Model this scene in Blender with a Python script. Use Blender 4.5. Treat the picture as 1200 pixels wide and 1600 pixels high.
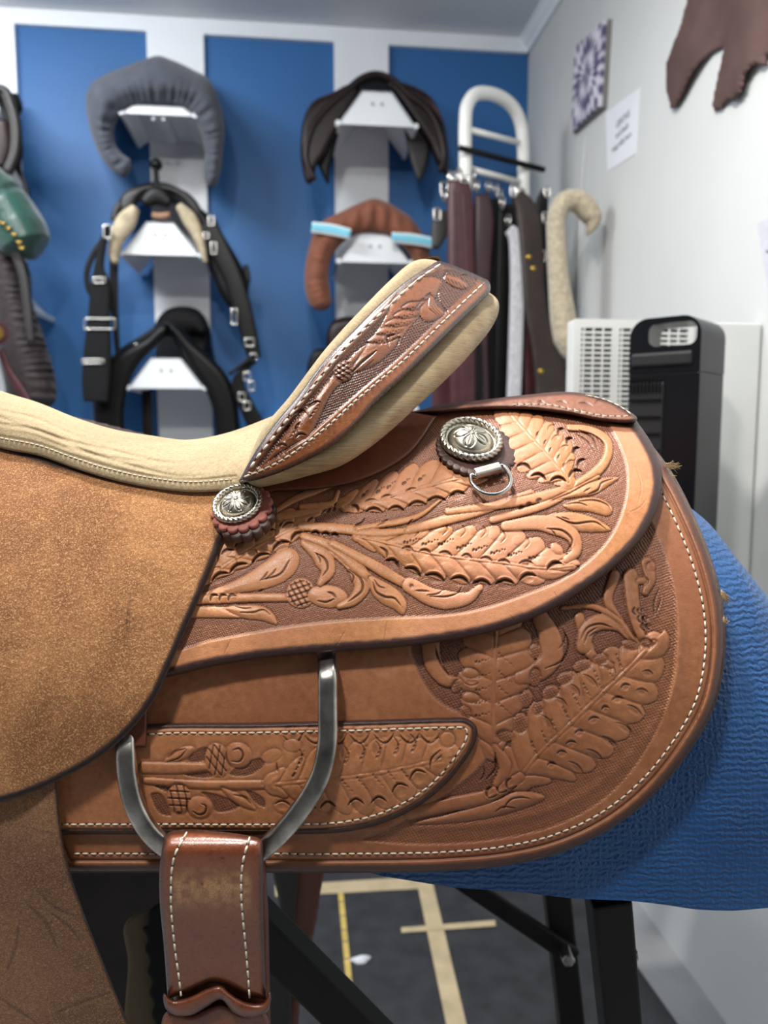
import bpy, math, random
import numpy as np
from mathutils import Vector, Matrix
random.seed(4); rng = np.random.default_rng(7)
SC = bpy.context.scene
for _o in list(bpy.data.objects): bpy.data.objects.remove(_o)
COL = SC.collection

# ------------------------------------------------------------------ camera, light, exposure
FPX = 1203.0
PITCH = math.radians(6.0)
YAW = math.radians(6.5)
CAM = np.array([0.0, 0.0, 1.25])
cd = bpy.data.cameras.new('camera'); cam = bpy.data.objects.new('camera', cd); COL.objects.link(cam)
cd.sensor_fit = 'HORIZONTAL'; cd.sensor_width = 27.0; cd.lens = 27.0 * FPX / 1200.0
cam.location = CAM; cam.rotation_euler = (math.pi / 2 - PITCH, 0, -YAW)
cd.clip_start = 0.02
cd.dof.use_dof = True; cd.dof.focus_distance = 0.55; cd.dof.aperture_fstop = 6.3
SC.camera = cam

W_ = bpy.data.worlds.new('world'); SC.world = W_; W_.use_nodes = True
W_.node_tree.nodes['Background'].inputs[0].default_value = (0.80, 0.88, 1.0, 1)
W_.node_tree.nodes['Background'].inputs[1].default_value = 0.06

def area_light(name, loc, target, size, sizey, power, color=(1, 1, 1)):
    l = bpy.data.lights.new(name, 'AREA'); l.shape = 'RECTANGLE'; l.size = size; l.size_y = sizey
    l.energy = power; l.color = color
    o = bpy.data.objects.new(name, l); COL.objects.link(o); o.location = loc
    o.rotation_euler = (Vector(target) - Vector(loc)).to_track_quat('-Z', 'Y').to_euler()
    return o
area_light('ceiling_lamp_over', (-0.12, 0.86, 2.66), (0.0, 0.6, 1.1), 0.13, 0.11, 37, (1.0, 0.97, 0.92))
area_light('ceiling_lamp_front', (-0.42, -0.12, 2.62), (0.05, 0.5, 1.1), 0.16, 0.12, 24, (1.0, 0.965, 0.91))
area_light('ceiling_lamp_far', (-1.2, 1.9, 2.70), (-1.1, 2.5, 0.9), 1.1, 0.25, 46, (0.95, 0.98, 1.0))
area_light('ceiling_lamp_right', (0.25, 0.95, 2.70), (0.6, 1.3, 0.0), 0.9, 0.2, 6, (0.98, 0.99, 1.0))

_l = bpy.data.lights.new('ceiling_fill_light', 'POINT'); _l.energy = 14; _l.shadow_soft_size = .09; _l.color = (.95, .98, 1)  # added unseen point light that brightens the ceiling
_o = bpy.data.objects.new('ceiling_fill_light', _l); COL.objects.link(_o); _o.location = (-1.35, 1.3, 2.42)
SC.view_settings.view_transform = 'Standard'; SC.view_settings.look = 'None'
SC.view_settings.exposure = 0.0; SC.view_settings.gamma = 1.0
SC.view_settings.use_curve_mapping = False

# ------------------------------------------------------------------ mapping helpers
def ray(u, v):
    """direction of the sight line through a photo pixel, in the saddle's frame F (camera = origin, y away, z up)"""
    u = np.asarray(u, float); v = np.asarray(v, float)
    x = (u - 600) / FPX; s = -(v - 800) / FPX
    c, n = math.cos(PITCH), math.sin(PITCH)
    return np.stack([x + 0 * s, c + s * n, -n + s * c + 0 * x], -1)
CY, SY = math.cos(YAW), math.sin(YAW)
def F2W(p):
    p = np.asarray(p, float)
    return np.stack([p[..., 0] * CY + p[..., 1] * SY, -p[..., 0] * SY + p[..., 1] * CY, p[..., 2]], -1) + CAM
def PY(u, v, Y):
    """world point on the plane y = Y of the room seen at a pixel"""
    d = F2W(ray(u, v)) - CAM
    return CAM + d * (np.asarray(Y) / d[..., 1])[..., None]
def PX(u, v, X):
    d = F2W(ray(u, v)) - CAM
    return CAM + d * (np.asarray(X) / d[..., 0])[..., None]
def PZ(u, v, Z=0.0):
    d = F2W(ray(u, v)) - CAM
    return CAM + d * ((Z - CAM[2]) / d[..., 2])[..., None]
def pxm(px, dist): return px * dist / FPX

# barrel on which the saddle lies: R, axis height and depth in F
RB, YC, ZC = 0.30, 0.80, -0.255
def cyl(off):
    def f(u, v, h=0.0):
        d = ray(u, v); dy, dz = d[..., 1], d[..., 2]
        r = RB + off + h
        A = dy * dy + dz * dz; b = dy * YC + dz * ZC
        disc = b * b - A * (YC * YC + ZC * ZC - r * r)
        t = (b - np.sqrt(np.maximum(disc, 0))) / A
        low = t * dz < ZC
        t = np.where(low, (YC - r) / dy, t)
        return d * t[..., None]
    return f
def plane(yfun):
    def f(u, v, h=0.0):
        d = ray(u, v)
        t = np.broadcast_to(yfun(u, v), d[..., 1].shape) / d[..., 1] - h / np.linalg.norm(d, axis=-1)
        return d * t[..., None]
    return f

# ------------------------------------------------------------------ objects
BASE = {}
def tag(o, label=None, cat=None, group=None, kind=None):
    if label: o['label'] = label
    if cat: o['category'] = cat
    if group: o['group'] = group
    if kind: o['kind'] = kind
    return o
def thing(name, label, cat, loc, group=None):
    o = bpy.data.objects.new(name, None); COL.objects.link(o); o.location = tuple(loc); o.empty_display_size = 0.05
    BASE[o.name] = np.array(loc, float)
    return tag(o, label, cat, group)
def mk(name, V, Fc, mat, parent=None, smooth=True, F=False, attr=None):
    V = np.asarray(V, float)
    if F: V = F2W(V)
    if parent is not None: b = BASE[parent.name]
    else: b = np.zeros(3)
    V = V - b
    me = bpy.data.meshes.new(name)
    if isinstance(Fc, np.ndarray):
        n, k = Fc.shape
        me.vertices.add(len(V)); me.vertices.foreach_set('co', V.astype(np.float32).ravel())
        me.loops.add(n * k); me.loops.foreach_set('vertex_index', Fc.astype(np.int32).ravel())
        me.polygons.add(n); me.polygons.foreach_set('loop_start', np.arange(0, n * k, k, dtype=np.int32))
        me.update(calc_edges=True); me.validate()
    else:
        me.from_pydata([tuple(p) for p in V], [], [tuple(int(i) for i in f) for f in Fc]); me.update()
    if smooth and len(me.polygons):
        me.polygons.foreach_set('use_smooth', np.ones(len(me.polygons), dtype=bool))
    if attr is not None:
        a = me.color_attributes.new('tool', 'FLOAT_COLOR', 'POINT')
        c = np.ones((len(V), 4), np.float32); c[:, :3] = attr
        a.data.foreach_set('color', c.ravel())
    me.materials.append(mat)
    o = bpy.data.objects.new(name, me); COL.objects.link(o)
    if parent is not None: o.parent = parent
    BASE[o.name] = b
    return o
def joinm(parts):
    V = []; Fc = []; n = 0
    for v, f in parts:
        V.append(np.asarray(v, float)); Fc += [tuple(int(i) + n for i in q) for q in f]; n += len(v)
    return np.concatenate(V), Fc
def boxm(p0, p1):
    (a, b, c), (d, e, f) = p0, p1
    V = [(a, b, c), (d, b, c), (d, e, c), (a, e, c), (a, b, f), (d, b, f), (d, e, f), (a, e, f)]
    return np.array(V, float), [(0, 3, 2, 1), (4, 5, 6, 7), (0, 1, 5, 4), (1, 2, 6, 5), (2, 3, 7, 6), (3, 0, 4, 7)]
def bevel(o, w, seg=2):
    m = o.modifiers.new('bevel', 'BEVEL'); m.width = w; m.segments = seg; m.limit_method = 'ANGLE'
    return o
def gridf(nr, nc, wrap=False):
    i = np.arange(nr - 1)[:, None]; j = np.arange(nc if wrap else nc - 1)[None, :]
    j2 = (j + 1) % nc
    return np.stack([i * nc + j, i * nc + j2, (i + 1) * nc + j2, (i + 1) * nc + j], -1).reshape(-1, 4)
def tubem(P, r, sides=10, caps=True, flat=None, up=None, power=2.0, closed=False):
    """sweep; flat=(a,b) scales the section along side / up; r scalar or array (or Nx2)"""
    P = np.asarray(P, float); n = len(P)
    T = np.gradient(P, axis=0)
    if closed: T = np.roll(P, -1, 0) - np.roll(P, 1, 0)
    T /= np.linalg.norm(T, axis=1)[:, None] + 1e-12
    r = np.broadcast_to(np.asarray(r, float).reshape(-1, 1) if np.ndim(r) < 2 else r, (n, 2) if np.ndim(r) == 2 else (n, 1))
    ra = r[:, 0]; rb = r[:, -1]
    if flat: ra = ra * flat[0]; rb = rb * flat[1]
    if up is None:
        N = np.zeros((n, 3)); u0 = np.array([0, 0, 1.0]) if abs(T[0, 2]) < .9 else np.array([1.0, 0, 0])
        v = u0 - T[0] * (u0 @ T[0]); v /= np.linalg.norm(v)
        for i in range(n):
            v = v - T[i] * (v @ T[i]); v /= np.linalg.norm(v); N[i] = v
    else:
        N = np.broadcast_to(np.asarray(up, float), (n, 3)).copy()
        N -= T * (N * T).sum(1)[:, None]; N /= np.linalg.norm(N, axis=1)[:, None]
    B = np.cross(T, N)
    a = np.linspace(0, 2 * math.pi, sides, endpoint=False)
    ca = np.sign(np.cos(a)) * np.abs(np.cos(a)) ** (2 / power); sa = np.sign(np.sin(a)) * np.abs(np.sin(a)) ** (2 / power)
    V = P[:, None, :] + B[:, None, :] * (ra[:, None] * ca)[:, :, None] + N[:, None, :] * (rb[:, None] * sa)[:, :, None]
    V = V.reshape(-1, 3)
    Fc = [tuple(q) for q in gridf(n, sides, True)]
    if closed:
        o = (n - 1) * sides
        Fc += [(o + j, o + (j + 1) % sides, (j + 1) % sides, j) for j in range(sides)]
    elif caps:
        Fc += [tuple(range(sides))[::-1], tuple((n - 1) * sides + j for j in range(sides))]
    return V, Fc
def spline(pts, closed=False, step=3.0):
    """Catmull-Rom; a point given twice is a corner"""
    P = np.asarray([p[:] for p in pts], float); n = len(P); out = []
    rngi = range(n) if closed else range(n - 1)
    for i in rngi:
        p1 = P[i]; p2 = P[(i + 1) % n]
        L = np.linalg.norm(p2 - p1)
        if L < 1e-9: continue
        p0 = P[i - 1] if (closed or i > 0) else 2 * p1 - p2
        p3 = P[(i + 2) % n] if (closed or i + 2 < n) else 2 * p2 - p1
        if np.linalg.norm(p0 - p1) < 1e-9: p0 = 2 * p1 - p2
        if np.linalg.norm(p3 - p2) < 1e-9: p3 = 2 * p2 - p1
        t01 = max(np.linalg.norm(p1 - p0), 1e-6) ** .5; t12 = L ** .5; t23 = max(np.linalg.norm(p3 - p2), 1e-6) ** .5
        m1 = (p2 - p1) + t12 * ((p1 - p0) / t01 - (p2 - p0) / (t01 + t12))
        m2 = (p2 - p1) + t12 * ((p3 - p2) / t23 - (p3 - p1) / (t12 + t23))
        k = max(2, int(L / step))
        t = np.linspace(0, 1, k, endpoint=False)[:, None]
        out.append((2 * t**3 - 3 * t**2 + 1) * p1 + (t**3 - 2 * t**2 + t) * m1 + (-2 * t**3 + 3 * t**2) * p2 + (t**3 - t**2) * m2)
    if not closed: out.append(P[-1:])
    return np.concatenate(out)

# ------------------------------------------------------------------ 2-D distances
def seg_dist(X, Y, P, closed):
    """distance, arclength param (0..1), side, nearest point of points to a polyline"""
    A = P; B = np.roll(P, -1, 0)
    if not closed: A = A[:-1]; B = B[:-1]
    D = B - A; L2 = (D**2).sum(1) + 1e-12; L = np.sqrt(L2); cum = np.concatenate([[0], np.cumsum(L)]); tot = cum[-1]
    n = X.size; d = np.empty(n); s = np.empty(n); side = np.empty(n); nx = np.empty(n); ny = np.empty(n)
    ch = max(1, int(2.0e6 / len(A)))
    Xf = X.ravel(); Yf = Y.ravel()
    for i in range(0, n, ch):
        x = Xf[i:i + ch, None]; y = Yf[i:i + ch, None]
        t = ((x - A[:, 0]) * D[:, 0] + (y - A[:, 1]) * D[:, 1]) / L2
        t = np.clip(t, 0, 1)
        qx = A[:, 0] + t * D[:, 0]; qy = A[:, 1] + t * D[:, 1]
        dd = (x - qx)**2 + (y - qy)**2
        k = dd.argmin(1); r = np.arange(len(k))
        d[i:i + ch] = np.sqrt(dd[r, k]); s[i:i + ch] = (cum[k] + t[r, k] * L[k]) / tot
        side[i:i + ch] = np.sign(D[k, 0] * (y[:, 0] - A[k, 1]) - D[k, 1] * (x[:, 0] - A[k, 0]))
        nx[i:i + ch] = qx[r, k]; ny[i:i + ch] = qy[r, k]
    sh = X.shape
    return d.reshape(sh), s.reshape(sh), side.reshape(sh), nx.reshape(sh), ny.reshape(sh)
def inside(X, Y, P):
    r = np.zeros(X.shape, bool); A = P; B = np.roll(P, -1, 0)
    for (ax, ay), (bx, by) in zip(A, B):
        if ay == by: continue
        c = ((ay > Y) != (by > Y))
        r ^= c & (X < (bx - ax) * (Y - ay) / (by - ay) + ax)
    return r
def sdist(X, Y, P):
    d = seg_dist(X, Y, P, True)[0]
    return np.where(inside(X, Y, P), d, -d)
def bil(A, fx, fy):
    h, w = A.shape[:2]
    fx = np.clip(fx, 0, w - 1.001); fy = np.clip(fy, 0, h - 1.001)
    i = fx.astype(int); j = fy.astype(int); a = fx - i; b = fy - j
    return (A[j, i] * (1 - a) + A[j, i + 1] * a) * (1 - b) + (A[j + 1, i] * (1 - a) + A[j + 1, i + 1] * a) * b
def sstep(x, a, b):
    t = np.clip((x - a) / (b - a), 0, 1); return t * t * (3 - 2 * t)
def blur(A, r):
    for ax in (0, 1):
        for _ in range(2):
            c = np.cumsum(np.pad(A, [(r + 1, r) if k == ax else (0, 0) for k in (0, 1)], mode='edge'), axis=ax)
            A = (np.take(c, range(2 * r + 1, c.shape[ax]), ax) - np.take(c, range(0, c.shape[ax] - 2 * r - 1), ax)) / (2 * r + 1)
    return A
def vnoise(X, Y, sc, seed=0):
    g = np.random.default_rng(seed).random((64, 64))
    x = X / sc; y = Y / sc; i = np.floor(x).astype(int); j = np.floor(y).astype(int)
    a = x - i; b = y - j; a = a * a * (3 - 2 * a); b = b * b * (3 - 2 * b)
    G = lambda p, q: g[q % 64, p % 64]
    return (G(i, j) * (1 - a) + G(i + 1, j) * a) * (1 - b) + (G(i, j + 1) * (1 - a) + G(i + 1, j + 1) * a) * b

# ------------------------------------------------------------------ carved relief canvas (mm of height over a piece of leather)
class Relief:
    def __init__(s, x0, y0, x1, y1):
        s.x0, s.y0 = x0, y0; s.w = x1 - x0 + 1; s.h = y1 - y0 + 1
        s.Y, s.X = np.mgrid[y0:y1 + 1, x0:x1 + 1].astype(float)
        z = lambda: np.zeros((s.h, s.w))
        s.H, s.M, s.C = z(), z(), z(); s.bg = -0.8
    def win(s, P, pad):
        a = int(max(0, P[:, 0].min() - pad - s.x0)); b = int(min(s.w, P[:, 0].max() + pad + 2 - s.x0))
        c = int(max(0, P[:, 1].min() - pad - s.y0)); d = int(min(s.h, P[:, 1].max() + pad + 2 - s.y0))
        if b <= a or d <= c: return None
        return (slice(c, d), slice(a, b))
    def field(s, pts, depth=0.8, soft=2.5, line=1.0):
        P = spline(pts, True); w = s.win(P, 6); sd = sdist(s.X[w], s.Y[w], P)
        k = sstep(sd, 0, soft)
        s.H[w] = s.H[w] * (1 - k) - depth * k; s.M[w] = np.maximum(s.M[w], k); s.bg = -depth
        g = np.exp(-(sd / 1.3)**2) * line; s.H[w] -= g * .5; s.C[w] = np.maximum(s.C[w], g * .6)
    def blob(s, pts, h=1.1, soft=5.0, ring=1.0, smooth=True):
        P = spline(pts, True) if smooth else np.asarray(pts, float)
        w = s.win(P, 8)
        if w is None: return
        sd = sdist(s.X[w], s.Y[w], P)
        ins = sd > 0
        top = s.bg + h * (1 - np.exp(-np.maximum(sd, 0) / soft)) / (1 - math.exp(-2.5))
        out = np.where(sd <= 0, np.exp(sd / 2.2), 0) * ring
        s.H[w] = np.where(ins, top, s.H[w] - out * .45)
        s.M[w] = np.where(ins, s.M[w] * (1 - sstep(sd, 0, 1.6)), s.M[w])
        s.C[w] = np.where(ins, s.C[w] * (1 - sstep(sd, 0, 1.5)), np.maximum(s.C[w], out * .35))
    def stem(s, pts, w0, w1=None, wm=None, h=1.0, ring=1.0):
        P = spline(pts, False); wmax = max(w0, w1 or w0, wm or 0)
        w = s.win(P, wmax + 7)
        if w is None: return
        d, t, sg, _, _ = seg_dist(s.X[w], s.Y[w], P, False)
        ww = np.interp(t, [0, .5, 1], [w0, wm if wm else (w0 + (w1 if w1 is not None else w0)) / 2, w1 if w1 is not None else w0]) + .01
        q = d / ww; ins = q < 1
        top = s.bg + .15 + h * np.sqrt(np.maximum(1 - q * q, 0)) ** .8
        out = np.where(~ins, np.exp(-(d - ww) / 2.0), 0) * ring
        s.H[w] = np.where(ins, np.maximum(top, s.bg), s.H[w] - out * .35)
        s.M[w] = np.where(ins, s.M[w] * 0, s.M[w])
        s.C[w] = np.where(ins, 0, np.maximum(s.C[w], out * .3))
    def cut(s, pts, wd=1.6, depth=.9, col=.9, taper=True):
        P = spline(pts, False, 2.0); w = s.win(P, wd + 3)
        if w is None: return
        d, t, sg, _, _ = seg_dist(s.X[w], s.Y[w], P, False)
        ww = wd * (np.clip(np.sin(np.pi * np.clip(t, .02, .98)), 0, 1) ** .6 if taper else 1)
        k = np.clip(1 - d / (ww + .3), 0, 1)
        s.H[w] -= depth * k; s.C[w] = np.maximum(s.C[w], col * np.clip(k * 1.8, 0, 1))
        lip = np.exp(-((d - ww - 1.6) / 1.1)**2) * (sg < 0)
        s.H[w] += .18 * lip * depth
    def cres(s, x0, y0, x1, y1, b=4, wd=2.6, depth=1.4, col=1.0):
        a = np.array([x0, y0], float); c = np.array([x1, y1], float); d = c - a; L = np.linalg.norm(d) + 1e-6
        n = np.array([d[1], -d[0]]) / L
        pts = [a, a + d * .2 + n * b * .62, a + d * .5 + n * b, a + d * .8 + n * b * .62, c]
        s.cut(pts, wd, depth, col)
        m = a + d * .5 - n * b * .4
        s.scoop(m[0], m[1], L * .38, max(3, abs(b)), math.atan2(d[1], d[0]), .45, .0)
    def scoop(s, x, y, rx, ry, ang=0, depth=.5, col=.0):
        P = np.array([[x - rx - ry, y - rx - ry], [x + rx + ry, y + rx + ry]]); w = s.win(P, 2)
        if w is None: return
        dx = s.X[w] - x; dy = s.Y[w] - y; c, n = math.cos(ang), math.sin(ang)
        r2 = ((dx * c + dy * n) / rx)**2 + ((-dx * n + dy * c) / ry)**2
        k = np.clip(1 - r2, 0, 1) ** .8
        s.H[w] -= depth * k
        if col: s.C[w] = np.maximum(s.C[w], col * np.clip(k * 2, 0, 1))
    def teeth(s, x0, y0, x1, y1, n=5, r=1.5, depth=.7, col=.75):
        for i in range(n):
            t = i / max(1, n - 1); rr = r * (1.25 - .6 * t)
            s.scoop(x0 + (x1 - x0) * t, y0 + (y1 - y0) * t + (1.0 if i % 2 else -.6), rr, rr * 1.5, .5, depth, col * (1 - .4 * t))
    def hatch(s, cx, cy, rx, ry, ang, n=3, sp=8.5, a1=.45, a2=1.9, wd=1.1):
        for a in (a1, a2):
            d = np.array([math.cos(a), math.sin(a)]); m = np.array([-d[1], d[0]])
            for i in range(-n, n + 1):
                o = m * i * sp
                c, q = math.cos(-ang), math.sin(-ang)
                ox, oy = (o[0] * c - o[1] * q) / rx, (o[0] * q + o[1] * c) / ry
                ex, ey = (d[0] * c - d[1] * q) / rx, (d[0] * q + d[1] * c) / ry
                A = ex * ex + ey * ey; B = ox * ex + oy * ey; C = ox * ox + oy * oy - .8
                if B * B - A * C <= 0: continue
                r = math.sqrt(B * B - A * C)
                t0, t1 = (-B - r) / A, (-B + r) / A
                if t1 - t0 < 5: continue
                p = np.array([cx, cy]) + o
                s.cut([p + d * t0, p + d * (t0 + t1) / 2, p + d * t1], wd, .8, .9, False)
    def ell(s, cx, cy, rx, ry, ang=0, h=1.2, soft=6, ring=1.0):
        a = np.linspace(0, 2 * math.pi, 18, endpoint=False); c, n = math.cos(ang), math.sin(ang)
        X = rx * np.cos(a); Y = ry * np.sin(a)
        s.blob(np.stack([cx + X * c - Y * n, cy + X * n + Y * c], 1), h, soft, ring)
    def leaf(s, mid, wl, wr, n, slant=.9, h=1.25, rib=2.2, flip=False):
        """feather leaf with overlapping scalloped lobes on both sides of a midrib; wl / wr = widths along it"""
        P = spline(mid, False, 3); wm = max(max(wl), max(wr))
        w = s.win(P, wm + 10); X, Y = s.X[w], s.Y[w]
        d, t, sg, _, _ = seg_dist(X, Y, P, False)
        ts = np.linspace(0, 1, len(wl)); WL = np.interp(t, ts, wl); WR = np.interp(t, ts, wr)
        Wd = np.where(sg < 0, WL, WR) + .01
        q = d / Wd
        if flip: ph = (1 - t) * n - slant * q * 1.2
        else: ph = t * n - slant * q * 1.2
        f = ph - np.floor(ph)
        edge = 1 - .22 * np.abs(2 * f - 1) ** 2.2
        qe = q / edge; ins = (qe < 1)
        top = s.bg + .25 + h * (1 - np.clip(qe, 0, 1) ** 3) * (.60 + .40 * np.sin(np.pi * np.clip(f, 0, 1)) ** .8 + .25 * (f - .5))
        top += -.35 * np.exp(-((f - .04) / .07)**2) * sstep(q, .1, .3)
        top += -.25 * np.exp(-((q - .62) / .2)**2 - ((f - .55) / .22)**2)
        rb = np.clip(1 - (d / rib)**2, 0, 1)
        top = np.where(d < rib, s.bg + h * (.75 + .45 * np.sqrt(rb)), top - .25 * np.exp(-((d - rib) / 1.5)**2))
        out = np.where(~ins, np.exp(-(qe - 1) * Wd / 2.2), 0)
        s.H[w] = np.where(ins, top, s.H[w] - out * .5)
        s.M[w] = np.where(ins, s.M[w] * .0, s.M[w])
        cc = .35 * np.exp(-((f - .03) / .045)**2) * sstep(q, .25, .6)
        s.C[w] = np.where(ins, cc, np.maximum(s.C[w], out * .4))
    def dashes(s, P, period, ln, w=1.5, depth=.8):
        """needle holes between the stitches along a path"""
        L = np.concatenate([[0], np.cumsum(np.linalg.norm(np.diff(P, axis=0), axis=1))])
        for c in np.arange(period * .5 + ln * .5, L[-1], period):
            m = (c + period * .0)
            x = np.interp(m, L, P[:, 0]); y = np.interp(m, L, P[:, 1])
            x2 = np.interp(m + 2, L, P[:, 0]); y2 = np.interp(m + 2, L, P[:, 1])
            s.scoop(x, y, (period - ln) * .75, w, math.atan2(y2 - y, x2 - x), depth, 1.0)
    def finish(s, stip=.30, cell=4.6, cav=.35):
        n = getattr(s, 'S', s.M)
        X, Y = s.X + 1.5 * vnoise(s.X, s.Y, 9, 3), s.Y + 1.5 * vnoise(s.X, s.Y, 8, 5)
        a = np.cos(2 * np.pi * (X * .9 + Y * .35) / cell) * np.cos(2 * np.pi * (Y * .95 - X * .3) / (cell * .8))
        s.H += n * (stip * a + stip * .5 * (vnoise(s.X, s.Y, 2.2, 9) - .5))
        s.H = .25 * blur(s.H, 1) + .75 * s.H
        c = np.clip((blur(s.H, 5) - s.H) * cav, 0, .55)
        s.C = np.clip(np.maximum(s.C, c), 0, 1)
        return s

# ------------------------------------------------------------------ leather piece builder
def panel(name, pts, surf, thick, mat, parent, step=2.0, rnd=5.0, back=0.004, relief=None, edge=(0, 6), hfun=None,
          far=False, closed_pts=None, ymir=None):
    """a sheet of leather: outline, its own surface in space, real thickness, rounded edge, carved relief"""
    P = closed_pts if closed_pts is not None else spline(pts, True, 3.0)
    x0, y0 = np.floor(P.min(0)) - step * 2; x1, y1 = np.ceil(P.max(0)) + step * 2
    x0 = math.floor(x0); y0 = math.floor(y0)
    nx = int((x1 - x0) / step) + 2; ny = int((y1 - y0) / step) + 2
    U = x0 + np.arange(nx)[None, :] * step + np.zeros((ny, 1)); Vv = y0 + np.arange(ny)[:, None] * step + np.zeros((1, nx))
    k = 6.0
    cy, cx = np.mgrid[y0 - k:y1 + 3 * k:k, x0 - k:x1 + 3 * k:k]
    cd_ = sdist(cx, cy, P)
    sd = bil(cd_, (U - (x0 - k)) / k, (Vv - (y0 - k)) / k)
    near = np.abs(sd) < 10
    sd[near] = sdist(U[near], Vv[near], P)
    ins = sd > 0
    cell = ins[:-1, :-1] | ins[1:, :-1] | ins[:-1, 1:] | ins[1:, 1:]
    used = np.zeros(ins.shape, bool)
    used[:-1, :-1] |= cell; used[1:, :-1] |= cell; used[:-1, 1:] |= cell; used[1:, 1:] |= cell
    snap = used & ~ins
    _, _, _, qx, qy = seg_dist(U[snap], Vv[snap], P, True)
    U[snap] = qx; Vv[snap] = qy; sd[snap] = 0
    idx = -np.ones(ins.shape, int); idx[used] = np.arange(used.sum())
    u = U[used]; v = Vv[used]; s = np.maximum(sd[used], 0)
    prof = np.sqrt(np.clip(1 - (1 - np.clip(s / rnd, 0, 1))**2, 0, 1))
    h = thick * prof
    att = np.zeros((len(u), 3), np.float32)
    if relief is not None:
        fx, fy = u - relief.x0, v - relief.y0
        h = h + bil(relief.H, fx, fy) * 1e-3 * getattr(relief, 'gain', 1.0) * sstep(s, 0, rnd)
        att[:, 0] = bil(relief.M, fx, fy); att[:, 2] = bil(relief.C, fx, fy)
    if hfun is not None: h = h + hfun(u, v, s) * sstep(s, 0, rnd * .6)
    wob = (vnoise(u, v, 14, 2) - .5) * min(edge[1], 6) * .25
    att[:, 1] = 1 - sstep(s + wob, edge[0], edge[1])
    Pt = surf(u, v, h)
    jj, ii = np.nonzero(cell)
    a, b, c, d = idx[jj, ii], idx[jj, ii + 1], idx[jj + 1, ii + 1], idx[jj + 1, ii]
    Q = np.stack([a, d, c, b], 1)
    # rim
    cp = np.pad(cell, 1); E = []
    n_ = ~cp[:-2, 1:-1] & cell; y_, x_ = np.nonzero(n_); E.append(np.stack([idx[y_, x_], idx[y_, x_ + 1]], 1))
    n_ = ~cp[2:, 1:-1] & cell; y_, x_ = np.nonzero(n_); E.append(np.stack([idx[y_ + 1, x_ + 1], idx[y_ + 1, x_]], 1))
    n_ = ~cp[1:-1, :-2] & cell; y_, x_ = np.nonzero(n_); E.append(np.stack([idx[y_ + 1, x_], idx[y_, x_]], 1))
    n_ = ~cp[1:-1, 2:] & cell; y_, x_ = np.nonzero(n_); E.append(np.stack([idx[y_, x_ + 1], idx[y_ + 1, x_ + 1]], 1))
    E = np.concatenate(E)
    bv = np.unique(E); mp = -np.ones(len(u), int); mp[bv] = len(u) + np.arange(len(bv))
    Bk = surf(u[bv], v[bv], np.full(len(bv), -back))
    Q2 = np.stack([E[:, 0], E[:, 1], mp[E[:, 1]], mp[E[:, 0]]], 1)
    V3 = np.concatenate([Pt, Bk]); ab = att[bv].copy(); ab[:, 1] = 1
    att = np.concatenate([att, ab]); Q = np.concatenate([Q, Q2])
    if far:
        V3[:, 1] = 2 * (ymir or YC) - V3[:, 1]; Q = Q[:, ::-1]
    return mk(name, V3, Q, mat, parent, True, True, att)
def inset(pts, d, keep=None, step=3.0):
    P = spline(pts, True, step)
    T = np.roll(P, -2, 0) - np.roll(P, 2, 0); T /= np.linalg.norm(T, axis=1)[:, None] + 1e-9
    for sg in (1, -1):
        N = np.stack([-T[:, 1], T[:, 0]], 1) * sg; Q = P + N * d
        sd = sdist(Q[:, 0], Q[:, 1], P)
        if (sd > 0).mean() > .7: break
    ok = sd > d - 1.2
    if keep is not None: ok &= np.array([bool(keep(*q)) for q in Q])
    # longest cyclic run
    n = len(Q); best = (0, 0); i = 0
    dbl = np.concatenate([ok, ok]); run = 0
    for j, o in enumerate(dbl):
        run = run + 1 if o else 0
        if run > best[0] and run <= n: best = (run, j - run + 1)
    ids = [(best[1] + m) % n for m in range(best[0])]
    return Q[ids]
def thread(name, P, surf, h, mat, parent, period=13, ln=9.5, r=.00055):
    """one continuous sewing thread dipping in and out of the leather"""
    P = np.asarray(P, float)
    L = np.concatenate([[0], np.cumsum(np.linalg.norm(np.diff(P, axis=0), axis=1))])
    S = np.arange(0, L[-1], 1.4); x = np.interp(S, L, P[:, 0]); y = np.interp(S, L, P[:, 1])
    f = (S % period) / period; a = ln / period
    k = np.where(f < a, np.sin(np.pi * np.clip(f / a, 0, 1)) ** .35, 0)
    wob = (vnoise(S, S * 0 + 3, 17, 5) - .5) * 1.2
    hh = h - .0017 + .0019 * k
    Q = surf(x, y + wob * .5, hh)
    V, Fc = tubem(Q, r * (.75 + .35 * k), 6)
    return mk(name, V, Fc, mat, parent, True, True)
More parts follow.
